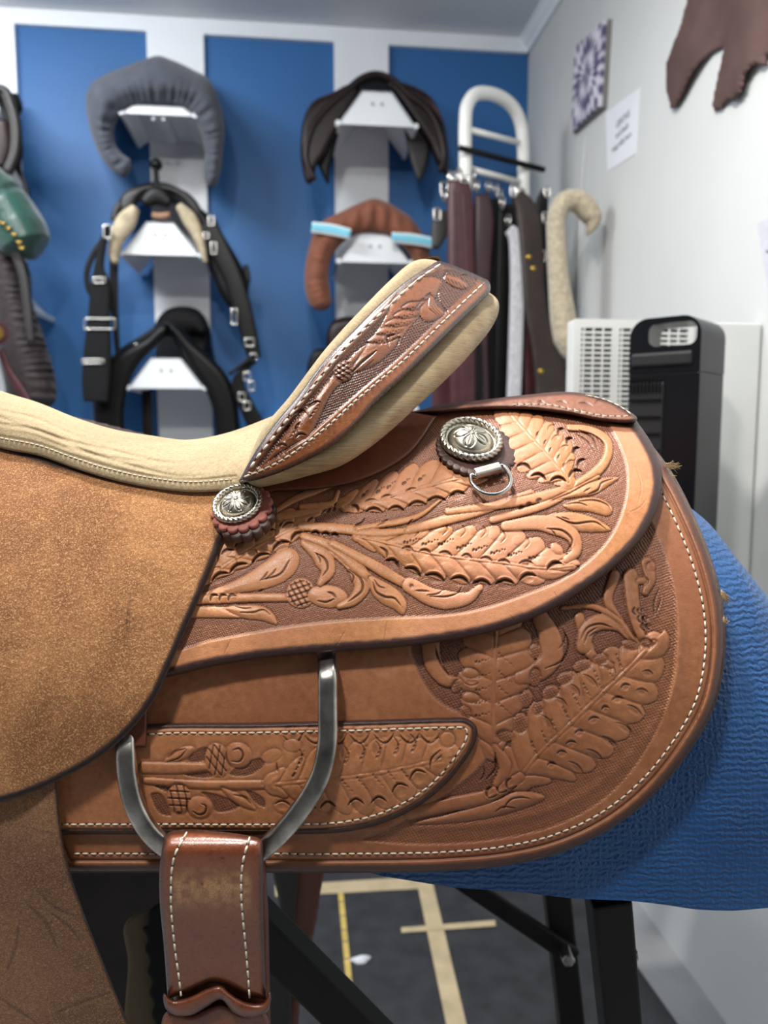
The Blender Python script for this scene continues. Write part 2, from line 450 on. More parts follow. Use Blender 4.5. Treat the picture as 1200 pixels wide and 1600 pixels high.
# ------------------------------------------------------------------ materials
def lin(c):
    c = [x / 255 for x in c]
    return tuple(x / 12.92 if x <= .04045 else ((x + .055) / 1.055) ** 2.4 for x in c) + (1,)
class NT:
    def __init__(s, name):
        s.m = bpy.data.materials.new(name); s.m.use_nodes = True; s.t = s.m.node_tree; s.b = s.t.nodes['Principled BSDF']
    def n(s, typ, **kw):
        o = s.t.nodes.new(typ)
        for k, v in kw.items():
            if k in o.inputs: 
                if isinstance(v, bpy.types.NodeSocket): s.t.links.new(v, o.inputs[k])
                else: o.inputs[k].default_value = v
            else: setattr(o, k, v)
        return o
    def l(s, a, b): s.t.links.new(a, b)
    def mix(s, f, a, b, mode='MIX'):
        o = s.n('ShaderNodeMix', data_type='RGBA', blend_type=mode)
        for i, v in ((0, f), (6, a), (7, b)):
            if isinstance(v, bpy.types.NodeSocket): s.l(v, o.inputs[i])
            else: o.inputs[i].default_value = v
        return o.outputs[2]
    def noise(s, co, scale, detail=3, rough=.55, dist=0):
        o = s.n('ShaderNodeTexNoise', Scale=scale, Detail=detail, Roughness=rough, Distortion=dist); s.l(co, o.inputs['Vector']); return o.outputs['Fac']
    def ramp(s, f, stops):
        o = s.n('ShaderNodeValToRGB'); e = o.color_ramp.elements
        while len(e) < len(stops): e.new(.5)
        for i, (p, c) in enumerate(stops): e[i].position = p; e[i].color = c
        s.l(f, o.inputs[0]); return o.outputs[0]
    def bump(s, hgt, strength, dist, prev=None):
        o = s.n('ShaderNodeBump', Strength=strength, Distance=dist); s.l(hgt, o.inputs['Height'])
        if prev is not None: s.l(prev, o.inputs['Normal'])
        s.l(o.outputs[0], s.b.inputs['Normal']); return o.outputs[0]
    def co(s): return s.n('ShaderNodeTexCoord').outputs['Object']
    def math(s, op, a, b=0.0):
        o = s.n('ShaderNodeMath', operation=op)
        for i, v in enumerate((a, b)):
            if isinstance(v, bpy.types.NodeSocket): s.l(v, o.inputs[i])
            else: o.inputs[i].default_value = v
        return o.outputs[0]
    def set(s, **kw):
        for k, v in kw.items():
            k = k.replace('_', ' ')
            if isinstance(v, bpy.types.NodeSocket): s.l(v, s.b.inputs[k])
            else: s.b.inputs[k].default_value = v
def plain(name, c, rough=.5, metal=0, bump=None, var=0.12, vs=8, spec=.5, sheen=0, coat=0):
    t = NT(name); co = t.co()
    n = t.noise(co, vs, 4)
    c = lin(c); d = tuple(x * (1 - var * 1.5) for x in c[:3]) + (1,); l_ = tuple(min(1, x * (1 + var)) for x in c[:3]) + (1,)
    t.set(Base_Color=t.ramp(n, [(.3, d), (.7, l_)]), Roughness=rough, Metallic=metal, Specular_IOR_Level=spec)
    if sheen: t.set(Sheen_Weight=sheen, Sheen_Roughness=.5)
    if coat: t.set(Coat_Weight=coat, Coat_Roughness=.25)
    if bump: t.bump(t.noise(co, bump[0], 4), bump[1], bump[2])
    return t.m
def leather(name, a, b, matte, edge, rough=.46, spec=.45, blotch=40, gb=.25, redden=None, coat=.0):
    t = NT(name); co = t.co()
    at = t.n('ShaderNodeAttribute', attribute_name='tool'); sp = t.n('ShaderNodeSeparateColor'); t.l(at.outputs['Color'], sp.inputs[0])
    n1 = t.noise(co, blotch, 5, .6, .4); n2 = t.noise(co, blotch * 9, 4, .65)
    base = t.ramp(n1, [(.33, lin(a)), (.68, lin(b))])
    base = t.mix(.30, base, t.ramp(n2, [(.3, lin([x * .72 for x in a])), (.7, lin([min(255, x * 1.12) for x in b]))]))
    if redden:
        n3 = t.noise(co, blotch * .45, 3, .5)
        base = t.mix(t.ramp(n3, [(.45, (0, 0, 0, 1)), (.7, (.7, .7, .7, 1))]), base, lin(redden))
    n4 = t.noise(co, 900, 2)
    mt = t.mix(t.ramp(n4, [(.35, (0, 0, 0, 1)), (.65, (1, 1, 1, 1))]), lin([x * .85 for x in matte]), lin([min(255, x * 1.12) for x in matte]))
    base = t.mix(t.math('MULTIPLY', sp.outputs[0], .88), base, mt)
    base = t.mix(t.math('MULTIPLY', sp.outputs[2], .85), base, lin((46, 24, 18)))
    ed = t.mix(n2, lin([x * .7 for x in edge]), lin([x * 1.25 for x in edge]))
    base = t.mix(sp.outputs[1], base, ed)
    t.set(Base_Color=base, Specular_IOR_Level=spec)
    r = t.ramp(n2, [(.3, (rough - .07,) * 3 + (1,)), (.7, (rough + .12,) * 3 + (1,))])
    t.set(Roughness=r)
    if coat: t.set(Coat_Weight=coat, Coat_Roughness=.28)
    v = t.n('ShaderNodeTexVoronoi', Scale=1100.0); t.l(co, v.inputs['Vector'])
    b1 = t.bump(v.outputs['Distance'], gb, .0003)
    t.bump(n2, .35, .0006, b1)
    return t.m
def suede(name, a, b, hi, scale=1000, nub=.6, dk=None, str_=1.0):
    t = NT(name); co = t.co()
    big = t.noise(co, 8, 5, .65, .8); fine = t.noise(co, scale, 2, .7); mid = t.noise(co, scale * .35, 3, .6)
    at = t.n('ShaderNodeAttribute', attribute_name='tool'); sp = t.n('ShaderNodeSeparateColor'); t.l(at.outputs['Color'], sp.inputs[0])
    base = t.ramp(big, [(.40, lin(a)), (.60, lin(b))])
    sp_ = t.ramp(fine, [(.50, (0, 0, 0, 1)), (.66, (1, 1, 1, 1))])
    m2 = t.ramp(mid, [(.40, (0, 0, 0, 1)), (.70, (1, 1, 1, 1))])
    base = t.mix(t.math('MULTIPLY', m2, .5), base, lin([x * .80 for x in a]))
    base = t.mix(t.math('MULTIPLY', sp_, nub), base, lin(hi))
    base = t.mix(t.math('MULTIPLY', sp.outputs[2], .8), base, lin(dk or (60, 35, 22)))
    base = t.mix(sp.outputs[1], base, lin(dk or (52, 33, 28)))
    t.set(Base_Color=base, Roughness=.95, Specular_IOR_Level=.15, Sheen_Weight=.15, Sheen_Roughness=.6)
    b1 = t.bump(fine, .5 * str_, .0006); t.bump(mid, .5 * str_, .0012, b1)
    return t.m
LJOCK = leather('tooled_jockey_leather', (186, 122, 76), (206, 142, 92), (138, 86, 62), (62, 38, 34), .42, .5, 26, redden=(206, 142, 112))
LSKIRT = leather('tooled_skirt_leather', (142, 88, 56), (170, 112, 74), (100, 58, 42), (84, 50, 38), .45, .5, 22, redden=(142, 84, 56))
LPLATE = leather('rigging_plate_leather', (164, 104, 68), (188, 126, 84), (96, 58, 42), (58, 36, 32), .44, .5, 30)
LCANT = leather('cantle_leather', (116, 64, 34), (146, 84, 44), (88, 50, 36), (52, 31, 24), .27, .6, 45, coat=.3)
LDARK = leather('dark_leather', (92, 46, 30), (118, 62, 38), (80, 42, 30), (48, 28, 24), .42, .5, 40)
LSTRAP = leather('strap_leather', (112, 58, 34), (136, 74, 44), (188, 140, 92), (70, 38, 28), .30, .6, 30, coat=.5)
SUB = suede('brown_suede', (130, 82, 48), (168, 116, 72), (224, 182, 130), 950, .55, (50, 34, 30))
SUF = suede('fender_suede', (108, 70, 46), (142, 100, 68), (186, 146, 106), 1000, .6, (44, 30, 26))
SUS = suede('seat_suede', (152, 133, 102), (172, 153, 120), (190, 174, 142), 1100, .45, (140, 116, 84), .8)
THR = plain('waxed_thread', (226, 216, 196), .6, var=.2, vs=400)
THRD = plain('brown_thread', (150, 110, 70), .7, var=.2, vs=400)
STEEL = plain('worn_steel', (196, 190, 182), .30, 1.0, (60, .15, .001), .35, 60)
def silver():
    t = NT('antique_silver'); at = t.n('ShaderNodeAttribute', attribute_name='tool'); sp = t.n('ShaderNodeSeparateColor'); t.l(at.outputs['Color'], sp.inputs[0])
    t.set(Base_Color=t.mix(sp.outputs[2], lin((196, 190, 176)), lin((52, 44, 34))), Metallic=.95, Roughness=.3)
    return t.m
SILV = silver()
CHROME = plain('chrome', (205, 203, 198), .16, 1.0, None, .05)
PINK = plain('rosette_leather', (172, 98, 84), .55, 0, (300, .3, .0006), .2, 80)
ROSD = plain('dark_rosette_leather', (72, 46, 40), .5, 0, (300, .3, .0006), .25, 80)
def hide_roll():
    t = NT('hair_on_hide'); co = t.co()
    mp = t.n('ShaderNodeMapping', Scale=(60, 60, 1600), Rotation=(0, math.radians(42), 0)); t.l(co, mp.inputs['Vector'])
    f = t.noise(mp.outputs[0], 1, 3, .6); g = t.noise(co, 30, 4)
    base = t.mix(t.ramp(g, [(.35, (0, 0, 0, 1)), (.65, (1, 1, 1, 1))]), lin((146, 118, 82)), lin((186, 162, 122)))
    base = t.mix(t.ramp(f, [(.4, (0, 0, 0, 1)), (.7, (.6, .6, .6, 1))]), base, lin((206, 188, 150)))
    t.set(Base_Color=base, Roughness=.5, Specular_IOR_Level=.45, Sheen_Weight=.1); t.bump(f, .5, .0012); return t.m
HIDE = hide_roll()
def blue_fabric():
    t = NT('blue_painted_canvas'); co = t.co()
    mp = t.n('ShaderNodeMapping', Scale=(1, 1, 1)); t.l(co, mp.inputs['Vector'])
    w = t.n('ShaderNodeTexWave', wave_type='BANDS', bands_direction='Z', Scale=70.0, Distortion=5.0, Detail=2.0)
    w.inputs['Detail Scale'].default_value = 2.2
    t.l(mp.outputs[0], w.inputs['Vector'])
    w2 = t.n('ShaderNodeTexWave', wave_type='BANDS', bands_direction='X', Scale=75.0, Distortion=6.0, Detail=2.0); w2.inputs['Detail Scale'].default_value = 3.0
    t.l(mp.outputs[0], w2.inputs['Vector'])
    hgt = t.math('ADD', t.math('MULTIPLY', w.outputs[1], 1.0), t.math('MULTIPLY', w2.outputs[1], .35))
    n = t.noise(co, 9, 4); k = t.noise(co, 23, 2)
    big = t.ramp(k, [(.35, (.45,) * 3 + (1,)), (.6, (1, 1, 1, 1))])
    hgt = t.math('MULTIPLY', hgt, big)
    c = t.ramp(n, [(.3, lin((22, 70, 124))), (.7, lin((32, 88, 146)))])
    sp = t.ramp(t.noise(co, 140, 3), [(.72, (0, 0, 0, 1)), (.76, (1, 1, 1, 1))])
    c = t.mix(t.math('MULTIPLY', sp, .6), c, lin((24, 50, 84)))
    t.set(Base_Color=c, Roughness=.42, Specular_IOR_Level=.5); t.bump(hgt, .55, .0016); return t.m
BLUEF = blue_fabric()
BLACKM = plain('black_powder_coat', (9, 9, 10), .6, 0, (300, .15, .0004), .2, 20, .3)
WALLW = plain('white_wall_paint', (202, 204, 203), .75, 0, (60, .08, .002), .03, 2)
CEIL = plain('ceiling_paint', (226, 228, 232), .85, 0, (80, .1, .002), .03, 2)
TRIMW = plain('white_trim_paint', (232, 236, 242), .5, 0, (30, .05, .002), .03, 3)
BLUEW = plain('blue_wall_paint', (38, 98, 158), .55, 0, (50, .08, .002), .05, 2)
FLOORM = plain('grey_concrete', (160, 161, 162), .6, 0, (40, .3, .003), .10, 5)
MATM = plain('black_rubber_mat', (44, 45, 48), .7, 0, (220, .4, .002), .30, 18)
TAPE = plain('tan_tape', (190, 172, 138), .7, 0, (90, .2, .001), .12, 20)
TAPEY = plain('yellow_tape', (206, 178, 98), .6, 0, None, .12, 20)
BRKT = plain('white_powder_coated_steel', (226, 230, 234), .38, 0, None, .03, 5, .5)
GREYC = plain('grey_padded_fabric', (70, 74, 84), .8, 0, (500, .3, .001), .12, 30, .3, .2)
BROWNC = plain('brown_quilted_fabric', (122, 72, 52), .75, 0, (300, .3, .001), .12, 30, .3, .2)
LBLUE = plain('light_blue_band', (120, 198, 222), .7, 0, None, .08, 30)
LBLUEW = plain('pale_piping', (214, 222, 224), .7, 0, None, .05, 30)
GREENS = plain('green_satin', (14, 62, 52), .33, 0, (25, .5, .01), .25, 14, .6, .3)
BLKL = plain('black_saddle_leather', (10, 10, 12), .42, 0, (200, .2, .001), .25, 20, .22)
DKBR = plain('dark_brown_saddle_leather', (30, 15, 15), .38, 0, (200, .2, .001), .35, 16, .3)
CHARC = plain('charcoal_leather', (42, 39, 38), .5, 0, (200, .2, .001), .2, 20, .5)
MAROON = plain('maroon_leather', (70, 32, 38), .40, 0, (150, .2, .001), .22, 25, .5)
BRNL = plain('brown_girth_leather', (46, 35, 31), .45, 0, (150, .2, .001), .22, 25, .5)
BLKW = plain('black_webbing', (9, 9, 12), .8, 0, (400, .3, .001), .2, 30, .3)
FLEECE = plain('cream_fleece', (186, 174, 150), .95, 0, (170, .9, .006), .2, 90, .1, .4)
FLEECEW = plain('white_fleece', (200, 200, 206), .95, 0, (170, .9, .006), .15, 90, .1, .4)
SUEDEL = plain('pale_suede_panel', (180, 166, 140), .9, 0, (200, .5, .002), .15, 40, .2)
QUILT = plain('dark_quilted_fabric', (40, 29, 31), .6, 0, (60, .6, .006), .25, 18, .4, .2)
PLWHITE = plain('white_plastic', (206, 208, 206), .4, 0, None, .03, 6)
PLGREY = plain('grey_grille_shadow', (70, 72, 72), .7)
PLBLACK = plain('black_plastic', (9, 10, 15), .3, 0, None, .15, 10, .2)
PLDARK = plain('dark_vent_plastic', (8, 8, 10), .5)
NICKEL = plain('nickel_fitting', (208, 206, 202), .22, 1.0, None, .1)
BRASS = plain('brass_fitting', (196, 160, 80), .3, 1.0, None, .1)
WTUBE = plain('white_enamel_tube', (236, 236, 232), .35, 0, None, .04, 20, .5)
PAPER = plain('white_paper', (222, 224, 232), .7, 0, None, .02, 8)
INK = plain('grey_ink', (96, 98, 102), .7)
DHIDE = plain('chocolate_hide', (88, 68, 64), .7, 0, (120, .5, .002), .12, 14, .3)
DHIDEE = plain('pale_hide_flesh', (190, 180, 170), .9)
# ================================================================== THE ROOM
YB = 3.0
XR = float(PY(826, 82, YB)[0]); HC = 2.72; XL = -2.6; YN = -1.6
print('XRX', XR, 'rail z', PY(25, 45, YB)[2], PY(820, 83, YB)[2], 'ceil', PY(0, 17, YB)[2], PY(420, 33, YB)[2], PY(826, 55, YB)[2])
def struct(name, V, Fc, mat, smooth=False, parent=None):
    o = mk(name, V, Fc, mat, parent, smooth); o['kind'] = 'structure' if parent is None else o.get('kind', 'structure')
    return o
struct('floor', *boxm((XL - .1, YN, -.1), (XR + .1, YB + .1, 0)), FLOORM)
struct('ceiling', *boxm((XL - .1, YN, HC), (XR + .1, YB + .1, HC + .1)), CEIL)
struct('wall_back', *boxm((XL - .1, YB, 0), (XR + .1, YB + .1, HC)), BLUEW)
struct('wall_right', *boxm((XR, YN, 0), (XR + .1, YB, HC)), WALLW)
struct('wall_left', *boxm((XL - .1, YN, 0), (XL, YB, HC)), WALLW)
zr = float(PY(420, 59, YB - .02)[2])
struct('trim_1', *boxm((XL, YB - .02, zr), (XR, YB, HC - .001)), TRIMW)
# cornice along the right wall (coved profile) and along the back wall
def cornice(name, a, b, inw):
    dz_ = zr - HC
    prof = [(0, 0), (.0, dz_), (.010, dz_), (.018, dz_ * .7), (.028, dz_ * .5), (.036, -.012), (.04, -.012), (.04, 0)]
    a = np.array(a); b = np.array(b); V = []
    for p in (a, b):
        for q, z in prof: V.append(p + np.array(inw) * q + (0, 0, z))
    n = len(prof); Fc = [(i, (i + 1) % n, n + (i + 1) % n, n + i) for i in range(n)] + [tuple(range(n)), tuple(range(2 * n - 1, n - 1, -1))]
    struct(name, V, Fc, TRIMW)
cornice('trim_2', (XR, YN, HC), (XR, YB, HC), (-1, 0, 0))
k = 3
for (ul, ur, vv) in ((-75, 23, 60), (229, 318, 60), (522, 607, 72)):
    x0 = float(PY(ul, vv, YB - .02)[0]); x1 = float(PY(ur, vv, YB - .02)[0])
    struct('trim_%d' % k, *boxm((x0, YB - .022, 0), (x1, YB - .0005, zr)), TRIMW); k += 1
V, Fc = boxm((XR - .03, YB - .02, 0), (XR - .0, YB - .001, zr)); 
# unused path of the faint shadow line on the right wall
pc = [(905, 640), (908, 560), (910, 470), (912, 330), (916, 260), (925, 215)]
# rubber mats, tape and scrap on the floor
def floorpoly(name, pts, z0, z1, mat, parent=None):
    P = np.array([PZ(u, v, z1) for u, v in pts]); Q = P.copy(); Q[:, 2] = z0
    n = len(P); Fc = [tuple(range(n)), tuple(range(2 * n - 1, n - 1, -1))] + [(i, (i + 1) % n, n + (i + 1) % n, n + i) for i in range(n)]
    return mk(name, np.concatenate([P, Q]), Fc, mat, parent, False)
o = floorpoly('rubber_mat', [(655, 1340), (735, 1700), (-500, 1700), (-300, 1340)], .001, .012, MATM); tag(o, 'black rubber floor mat left of the wide taped seam', 'mat', kind='thing')
o = floorpoly('rubber_mat', [(657, 1340), (880, 1340), (926, 1412), (1065, 1608), (1125, 1700), (737, 1700)], .001, .0118, MATM); tag(o, 'black rubber floor mat right of the wide taped seam, beside bare concrete', 'mat', kind='thing')
def strip(name, a, b, w0, label, mat=TAPE, z=.0135):
    a = np.array(a, float); b = np.array(b, float); d = b - a; n = np.array([-d[1], d[0]]) / np.linalg.norm(d)
    return tag(floorpoly(name, [a + n * w0[0] / 2, b + n * w0[1] / 2, b - n * w0[1] / 2, a - n * w0[0] / 2], z - .0016, z, mat), label, 'tape')
strip('floor_tape', (664, 1380), (722, 1640), (24, 32), 'widest tan tape strip running away along the mat seam')
strip('floor_tape', (430, 1392), (668, 1378), (17, 19), 'tan tape strip crossing the far end of the mats', z=.0142)
strip('floor_tape', (627, 1453), (774, 1442), (8, 9), 'short thin tan tape piece crossing the widest strip', z=.0152)
strip('floor_tape', (532, 1392), (548, 1560), (8, 10), 'thin yellow tape with black ticks running towards the viewer', TAPEY)
tp = bpy.data.objects[-1] if False else [o for o in bpy.data.objects if o.get('label', '').startswith('thin yellow')][0]
BASE[tp.name] = np.zeros(3)
for i, v in enumerate((1408, 1430, 1452, 1470, 1497, 1528)):
    u = 532 + (v - 1392) * 16 / 168
    floorpoly('tick_mark', [(u - 4.6, v), (u + 4.6, v), (u + 4.6, v + 1.6), (u - 4.6, v + 1.6)], .0136, .0139, INK, tp)
P = PZ(563, 1499, .016); a = np.linspace(0, 2 * math.pi, 14, endpoint=False)
V = [P + (0, 0, .01)] + [P + (.022 * math.cos(t) * (1 + .3 * math.sin(3 * t)), .014 * math.sin(t), .002 * math.sin(2 * t)) for t in a] + [P + (.022 * math.cos(t) * (1 + .3 * math.sin(3 * t)), .014 * math.sin(t), -.0025) for t in a]
tag(mk('paper_scrap', V, [(0, i + 1, (i + 1) % 14 + 1) for i in range(14)] + [(i + 1, i + 15, (i + 1) % 14 + 15, (i + 1) % 14 + 1) for i in range(14)], PAPER), 'small crumpled white scrap lying on the black mat', 'scrap')

# ---- saddle brackets on the posts
def bracket(label, tl, tr, br, bl_, Yf=2.68):
    p = [PY(u, v, Yf) for u, v in (tl, tr, br, bl_)]
    zt = (p[0][2] + p[1][2]) / 2; zb = (p[2][2] + p[3][2]) / 2
    xc = (p[2][0] + p[3][0]) / 2; wt = (p[1][0] - p[0][0]) / 2; wb = (p[2][0] - p[3][0]) / 2
    t = thing('saddle_bracket', label, 'bracket', (xc, YB, zb), 'saddle brackets on the wall posts')
    th_ = .004; Y1 = YB - .023
    V = [(xc - wt, Yf, zt), (xc + wt, Yf, zt), (xc + wb, Yf, zb), (xc - wb, Yf, zb)]; V += [(x, Yf + th_, z) for x, _, z in V]
    f = mk('face_plate', V, [(0, 3, 2, 1), (4, 5, 6, 7), (0, 1, 5, 4), (1, 2, 6, 5), (2, 3, 7, 6), (3, 0, 4, 7)], BRKT, t, False); bevel(f, .002)
    m = [boxm((xc - wt, Yf, zt - th_), (xc + wt, Y1, zt))]
    for s in (-1, 1):
        a0 = np.array([xc + s * wt, 0, zt]); a1 = np.array([xc + s * wb, 0, zb]); n = np.array([a1[2] - a0[2], 0, -(a1[0] - a0[0])]); n = n / np.linalg.norm(n) * th_ * (1 if s > 0 else -1)
        V = []
        for y in (Yf, Y1):
            for q in (a0, a1, a1 + n, a0 + n): V.append((q[0], y, q[2]))
        m.append((np.array(V), [(0, 1, 2, 3), (4, 7, 6, 5), (0, 4, 5, 1), (1, 5, 6, 2), (2, 6, 7, 3), (3, 7, 4, 0)]))
        m.append(tubem(np.array([[xc + s * wb, Yf - .002, zb + .004], [xc + s * wb, Y1, zb + .004]]), .009, 10))
    m.append(boxm((xc - .018, Yf + .01, zt - .016), (xc + .018, Y1, zt - .005)))
    V, Fc = joinm(m); mk('body', V, Fc, BRKT, t, False)
    for s in (-1, 1):
        V, Fc = tubem(np.array([[xc + s * .016, Yf - .0025, zt - .04 + s * 0], [xc + s * .016, Yf + .001, zt - .04]]), .006, 12); mk('screw', V, Fc, plain('bracket_screw', (170, 172, 172), .5), t, False) if s < 0 else mk('screw', V, Fc, bpy.data.materials['bracket_screw'], t, False)
    return t
bracket('white steel bracket under the grey padded cover', (212, 166), (290, 166), (305, 182), (189, 177))
bracket('white steel bracket under the fleece lined black saddle', (223, 347), (265, 347), (313, 399), (189, 399))
bracket('white steel bracket under the plain black saddle, lowest on its post', (233, 560), (279, 559), (320, 606), (200, 609))
bracket('white steel bracket under the dark brown saddle, highest on its post', (567, 143), (613, 143), (650, 196), (528, 197))
bracket('white steel bracket under the brown striped cover', (572, 366), (618, 366), (642, 410), (529, 412))
bracket('shaded bracket at the left edge of the picture', (-60, 430), (-10, 430), (38, 480), (-100, 480))

# ---- swept shapes in a plane of the back wall
def sweep(pts, Y, ry, mat, name, parent, power=2.0, sides=20, wr=None, step=4, sl=0.0):
    """pts = (u, v, radius px) at depth Y; ry = half depth (m)"""
    A = spline(pts, False, step); n = len(A)
    P = PY(A[:, 0], A[:, 1], Y + sl * np.linspace(0, 1, n)); r = A[:, 2] * Y / FPX
    if wr is not None: r = r * (1 + wr * (vnoise(np.arange(n) * 1.0, np.arange(n) * 0. + 2, 1.6, 3) - .5))
    k = np.linspace(0, 1, n)
    V, Fc = tubem(P, np.stack([r, np.broadcast_to(np.interp(k, np.linspace(0, 1, len(np.atleast_1d(ry))), np.atleast_1d(ry)), (n,))], 1), sides, True, up=(0, -1, 0), power=power)
    V = np.asarray(V)
    return V, Fc
def swp(name, pts, Y, ry, mat, parent=None, **kw):
    V, Fc = sweep(pts, Y, ry, mat, name, parent, **kw); return mk(name, V, Fc, mat, parent, True)
def padded(name, label, cat, pts, Y, ry, mat, wr, nw, parent=None, inner=1):
    """puffy cover with gathers along its inner edge"""
    A = spline(pts, False, 2.0); n = len(A); P = PY(A[:, 0], A[:, 1], Y + 0 * A[:, 0]); r = A[:, 2] * Y / FPX
    T = np.gradient(P, axis=0); T /= np.linalg.norm(T, axis=1)[:, None]; up = np.array([0, -1.0, 0]); B = np.cross(T, up)
    sides = 48; a = np.linspace(0, 2 * math.pi, sides, endpoint=False)
    ends = np.sqrt(np.clip(np.minimum(np.arange(n), np.arange(n)[::-1]) / 14.0, 0.02, 1))
    g = np.sin(np.arange(n) * nw + 2.2 * np.sin(np.arange(n) * .13)) * (.6 + .4 * np.sin(np.arange(n) * .31))
    side = np.clip(-np.cos(a) * inner, 0, 1) ** 1.2 * (np.sin(a) > -.35)
    rad = (1 - wr * (.5 + .5 * g)[:, None] * side[None, :])
    V = P[:, None, :] + B[:, None, :] * (r[:, None] * ends[:, None] * rad * np.cos(a))[:, :, None] + up * (ry * ends[:, None] * rad * np.sin(a))[:, :, None]
    V = V.reshape(-1, 3); Fc = [tuple(q) for q in gridf(n, sides, True)] + [tuple(range(sides))[::-1], tuple((n - 1) * sides + j for j in range(sides))]
    if parent is None:
        return tag(mk(name, V, Fc, mat, None, True), label, cat)
    return mk(name, V, Fc, mat, parent, True)
def wsurf(Y):
    def f(u, v, h=0.0):
        q = PY(np.asarray(u, float), np.asarray(v, float), Y - h) - CAM
        return np.stack([q[..., 0] * CY - q[..., 1] * SY, q[..., 0] * SY + q[..., 1] * CY, q[..., 2]], -1)
    return f
def slab(name, pts, Y, thick, mat, parent, rnd=9, back=.05, hfun=None, step=2.5):
    return panel(name, pts, wsurf(Y), thick, mat, parent, step, rnd, back, None, (-9, -8), hfun)
gc = thing('saddle_cover', 'grey padded saddle cover with gathered edge on the top left bracket', 'cover', PY(245, 170, 2.66))
def gath(u, v, s):
    P = spline([(206, 280), (196, 255), (186, 238), (178, 215), (180, 198), (195, 180), (225, 167), (262, 165), (290, 172), (308, 190), (318, 215), (322, 250), (322, 290)], False)
    d, t, _, _, _ = seg_dist(u, v, P, False); k = np.exp(-(d / 26)**2)
    return -.022 * k * (.5 + .5 * np.sin(t * 210 + 3 * np.sin(t * 31))) * (.65 + .35 * np.sin(t * 83)) - .012 * k + .012 * (vnoise(u, v, 30, 4) - .5)
slab('shell', [(193, 278), (180, 271), (164, 254), (148, 225), (138, 190), (135, 150), (143, 130), (165, 116), (200, 102), (228, 92), (247, 87), (270, 94), (300, 108), (324, 122), (338, 145), (348, 180), (351, 200), (348, 240), (342, 280), (334, 293), (322, 288), (318, 262), (320, 240), (312, 205), (303, 185), (290, 172), (262, 166), (225, 168), (202, 172), (186, 184), (178, 202), (180, 225), (190, 240), (203, 250), (203, 268)], 2.72, .085, GREYC, gc, 34, .20, gath)
# brown cover with pale blue bands
bc = thing('saddle_cover', 'brown quilted saddle cover with light blue bands on the right post', 'cover', PY(580, 400, 2.74))
def folds(u, v, s):
    a = np.arctan2(v - 420, u - 583); k = np.exp(-((u - 585) / 60)**2)
    return -.010 * (1 - sstep(s, 0, 12)) * (v > 360) -.014 * k * (.5 + .5 * np.sin(u * .28)) * sstep(375 - v, -10, 40) - .004 * (1 - k) * (.5 + .5 * np.sin(a * 40 + 3 * np.sin(a * 9)))
slab('shell', [(500, 486), (487, 480), (478, 460), (476, 425), (482, 390), (492, 360), (505, 345), (530, 332), (560, 318), (585, 310), (603, 315), (625, 328), (642, 340), (660, 365), (672, 395), (678, 430), (670, 455), (650, 452), (648, 425), (640, 400), (622, 380), (600, 368), (575, 364), (550, 370), (530, 385), (518, 405), (514, 430), (516, 455), (518, 475), (510, 484)], 2.70, .06, BROWNC, bc, 24, .18, folds)
for a, b in (((487, 352), (548, 366)), ((612, 368), (678, 380))):
    sl = (b[1] - a[1]) / (b[0] - a[0])
    for o_, w_, m_ in ((0, 8.5, LBLUEW), (0, 5.2, LBLUE)):
        V, Fc = sweep([(a[0], a[1] + 3, w_ * .9), ((a[0] + b[0]) / 2, (a[1] + b[1]) / 2, w_), (b[0], b[1] + 0, w_ * .9)], 2.638 - .003 * (w_ < 7), .006, m_, '', None, power=4)
        mk('band' if w_ < 7 else 'band_piping', V, Fc, m_, bc, True)

# ---- english saddles seen from the front
def saddle(label, fr, mid, cant, mat, Y0, Y1, group=None, name='english_saddle', thick=.018):
    t = thing(name, label, 'saddle', PY(fr[len(fr) // 2][0], fr[len(fr) // 2][1] + 40, Y0), group)
    C = []
    for pts in (fr, mid, cant):
        A = spline(pts, False, 2); L = np.concatenate([[0], np.cumsum(np.linalg.norm(np.diff(A, axis=0), axis=1))]); s = np.linspace(0, L[-1], 70)
        C.append(np.stack([np.interp(s, L, A[:, 0]), np.interp(s, L, A[:, 1])], 1))
    rows = []
    for k_ in range(21):
        q = k_ / 20; Yk = Y0 + (Y1 - Y0) * q
        w0, w1, w2 = (1 - q) * (1 - 2 * q), 4 * q * (1 - q), q * (2 * q - 1)
        A = C[0] * w0 + C[1] * w1 + C[2] * w2; rows.append(PY(A[:, 0], A[:, 1], Yk + 0 * A[:, 0]))
    V = np.concatenate(rows); o = mk('seat_and_flaps', V, gridf(21, 70), mat, t, True)
    m = o.modifiers.new('solid', 'SOLIDIFY'); m.thickness = thick; m.offset = 0
    A = C[0]; P = PY(A[:, 0], A[:, 1], Y0 + 0 * A[:, 0]); V, Fc = tubem(P, .011, 10); mk('pommel_roll', V, Fc, mat, t, True)
    A = C[2]; P = PY(A[8:-8, 0], A[8:-8, 1], Y1 + 0 * A[8:-8, 0]); V, Fc = tubem(P, .010, 10); mk('cantle_edge', V, Fc, mat, t, True)
    return t
s1 = saddle('dark brown saddle on the highest bracket of the right post', [(490, 282), (478, 245), (488, 200), (512, 168), (540, 143), (566, 122), (588, 116), (612, 124), (640, 150), (668, 172), (686, 205), (694, 245), (688, 268)],
       [(484, 262), (478, 230), (492, 190), (515, 162), (545, 140), (570, 128), (590, 124), (615, 132), (640, 152), (664, 176), (682, 208), (690, 240), (688, 262)],
       [(500, 240), (505, 205), (520, 175), (540, 150), (560, 128), (578, 118), (590, 116), (606, 120), (625, 138), (645, 160), (660, 185), (672, 215), (676, 235)], DKBR, 2.70, 2.96)
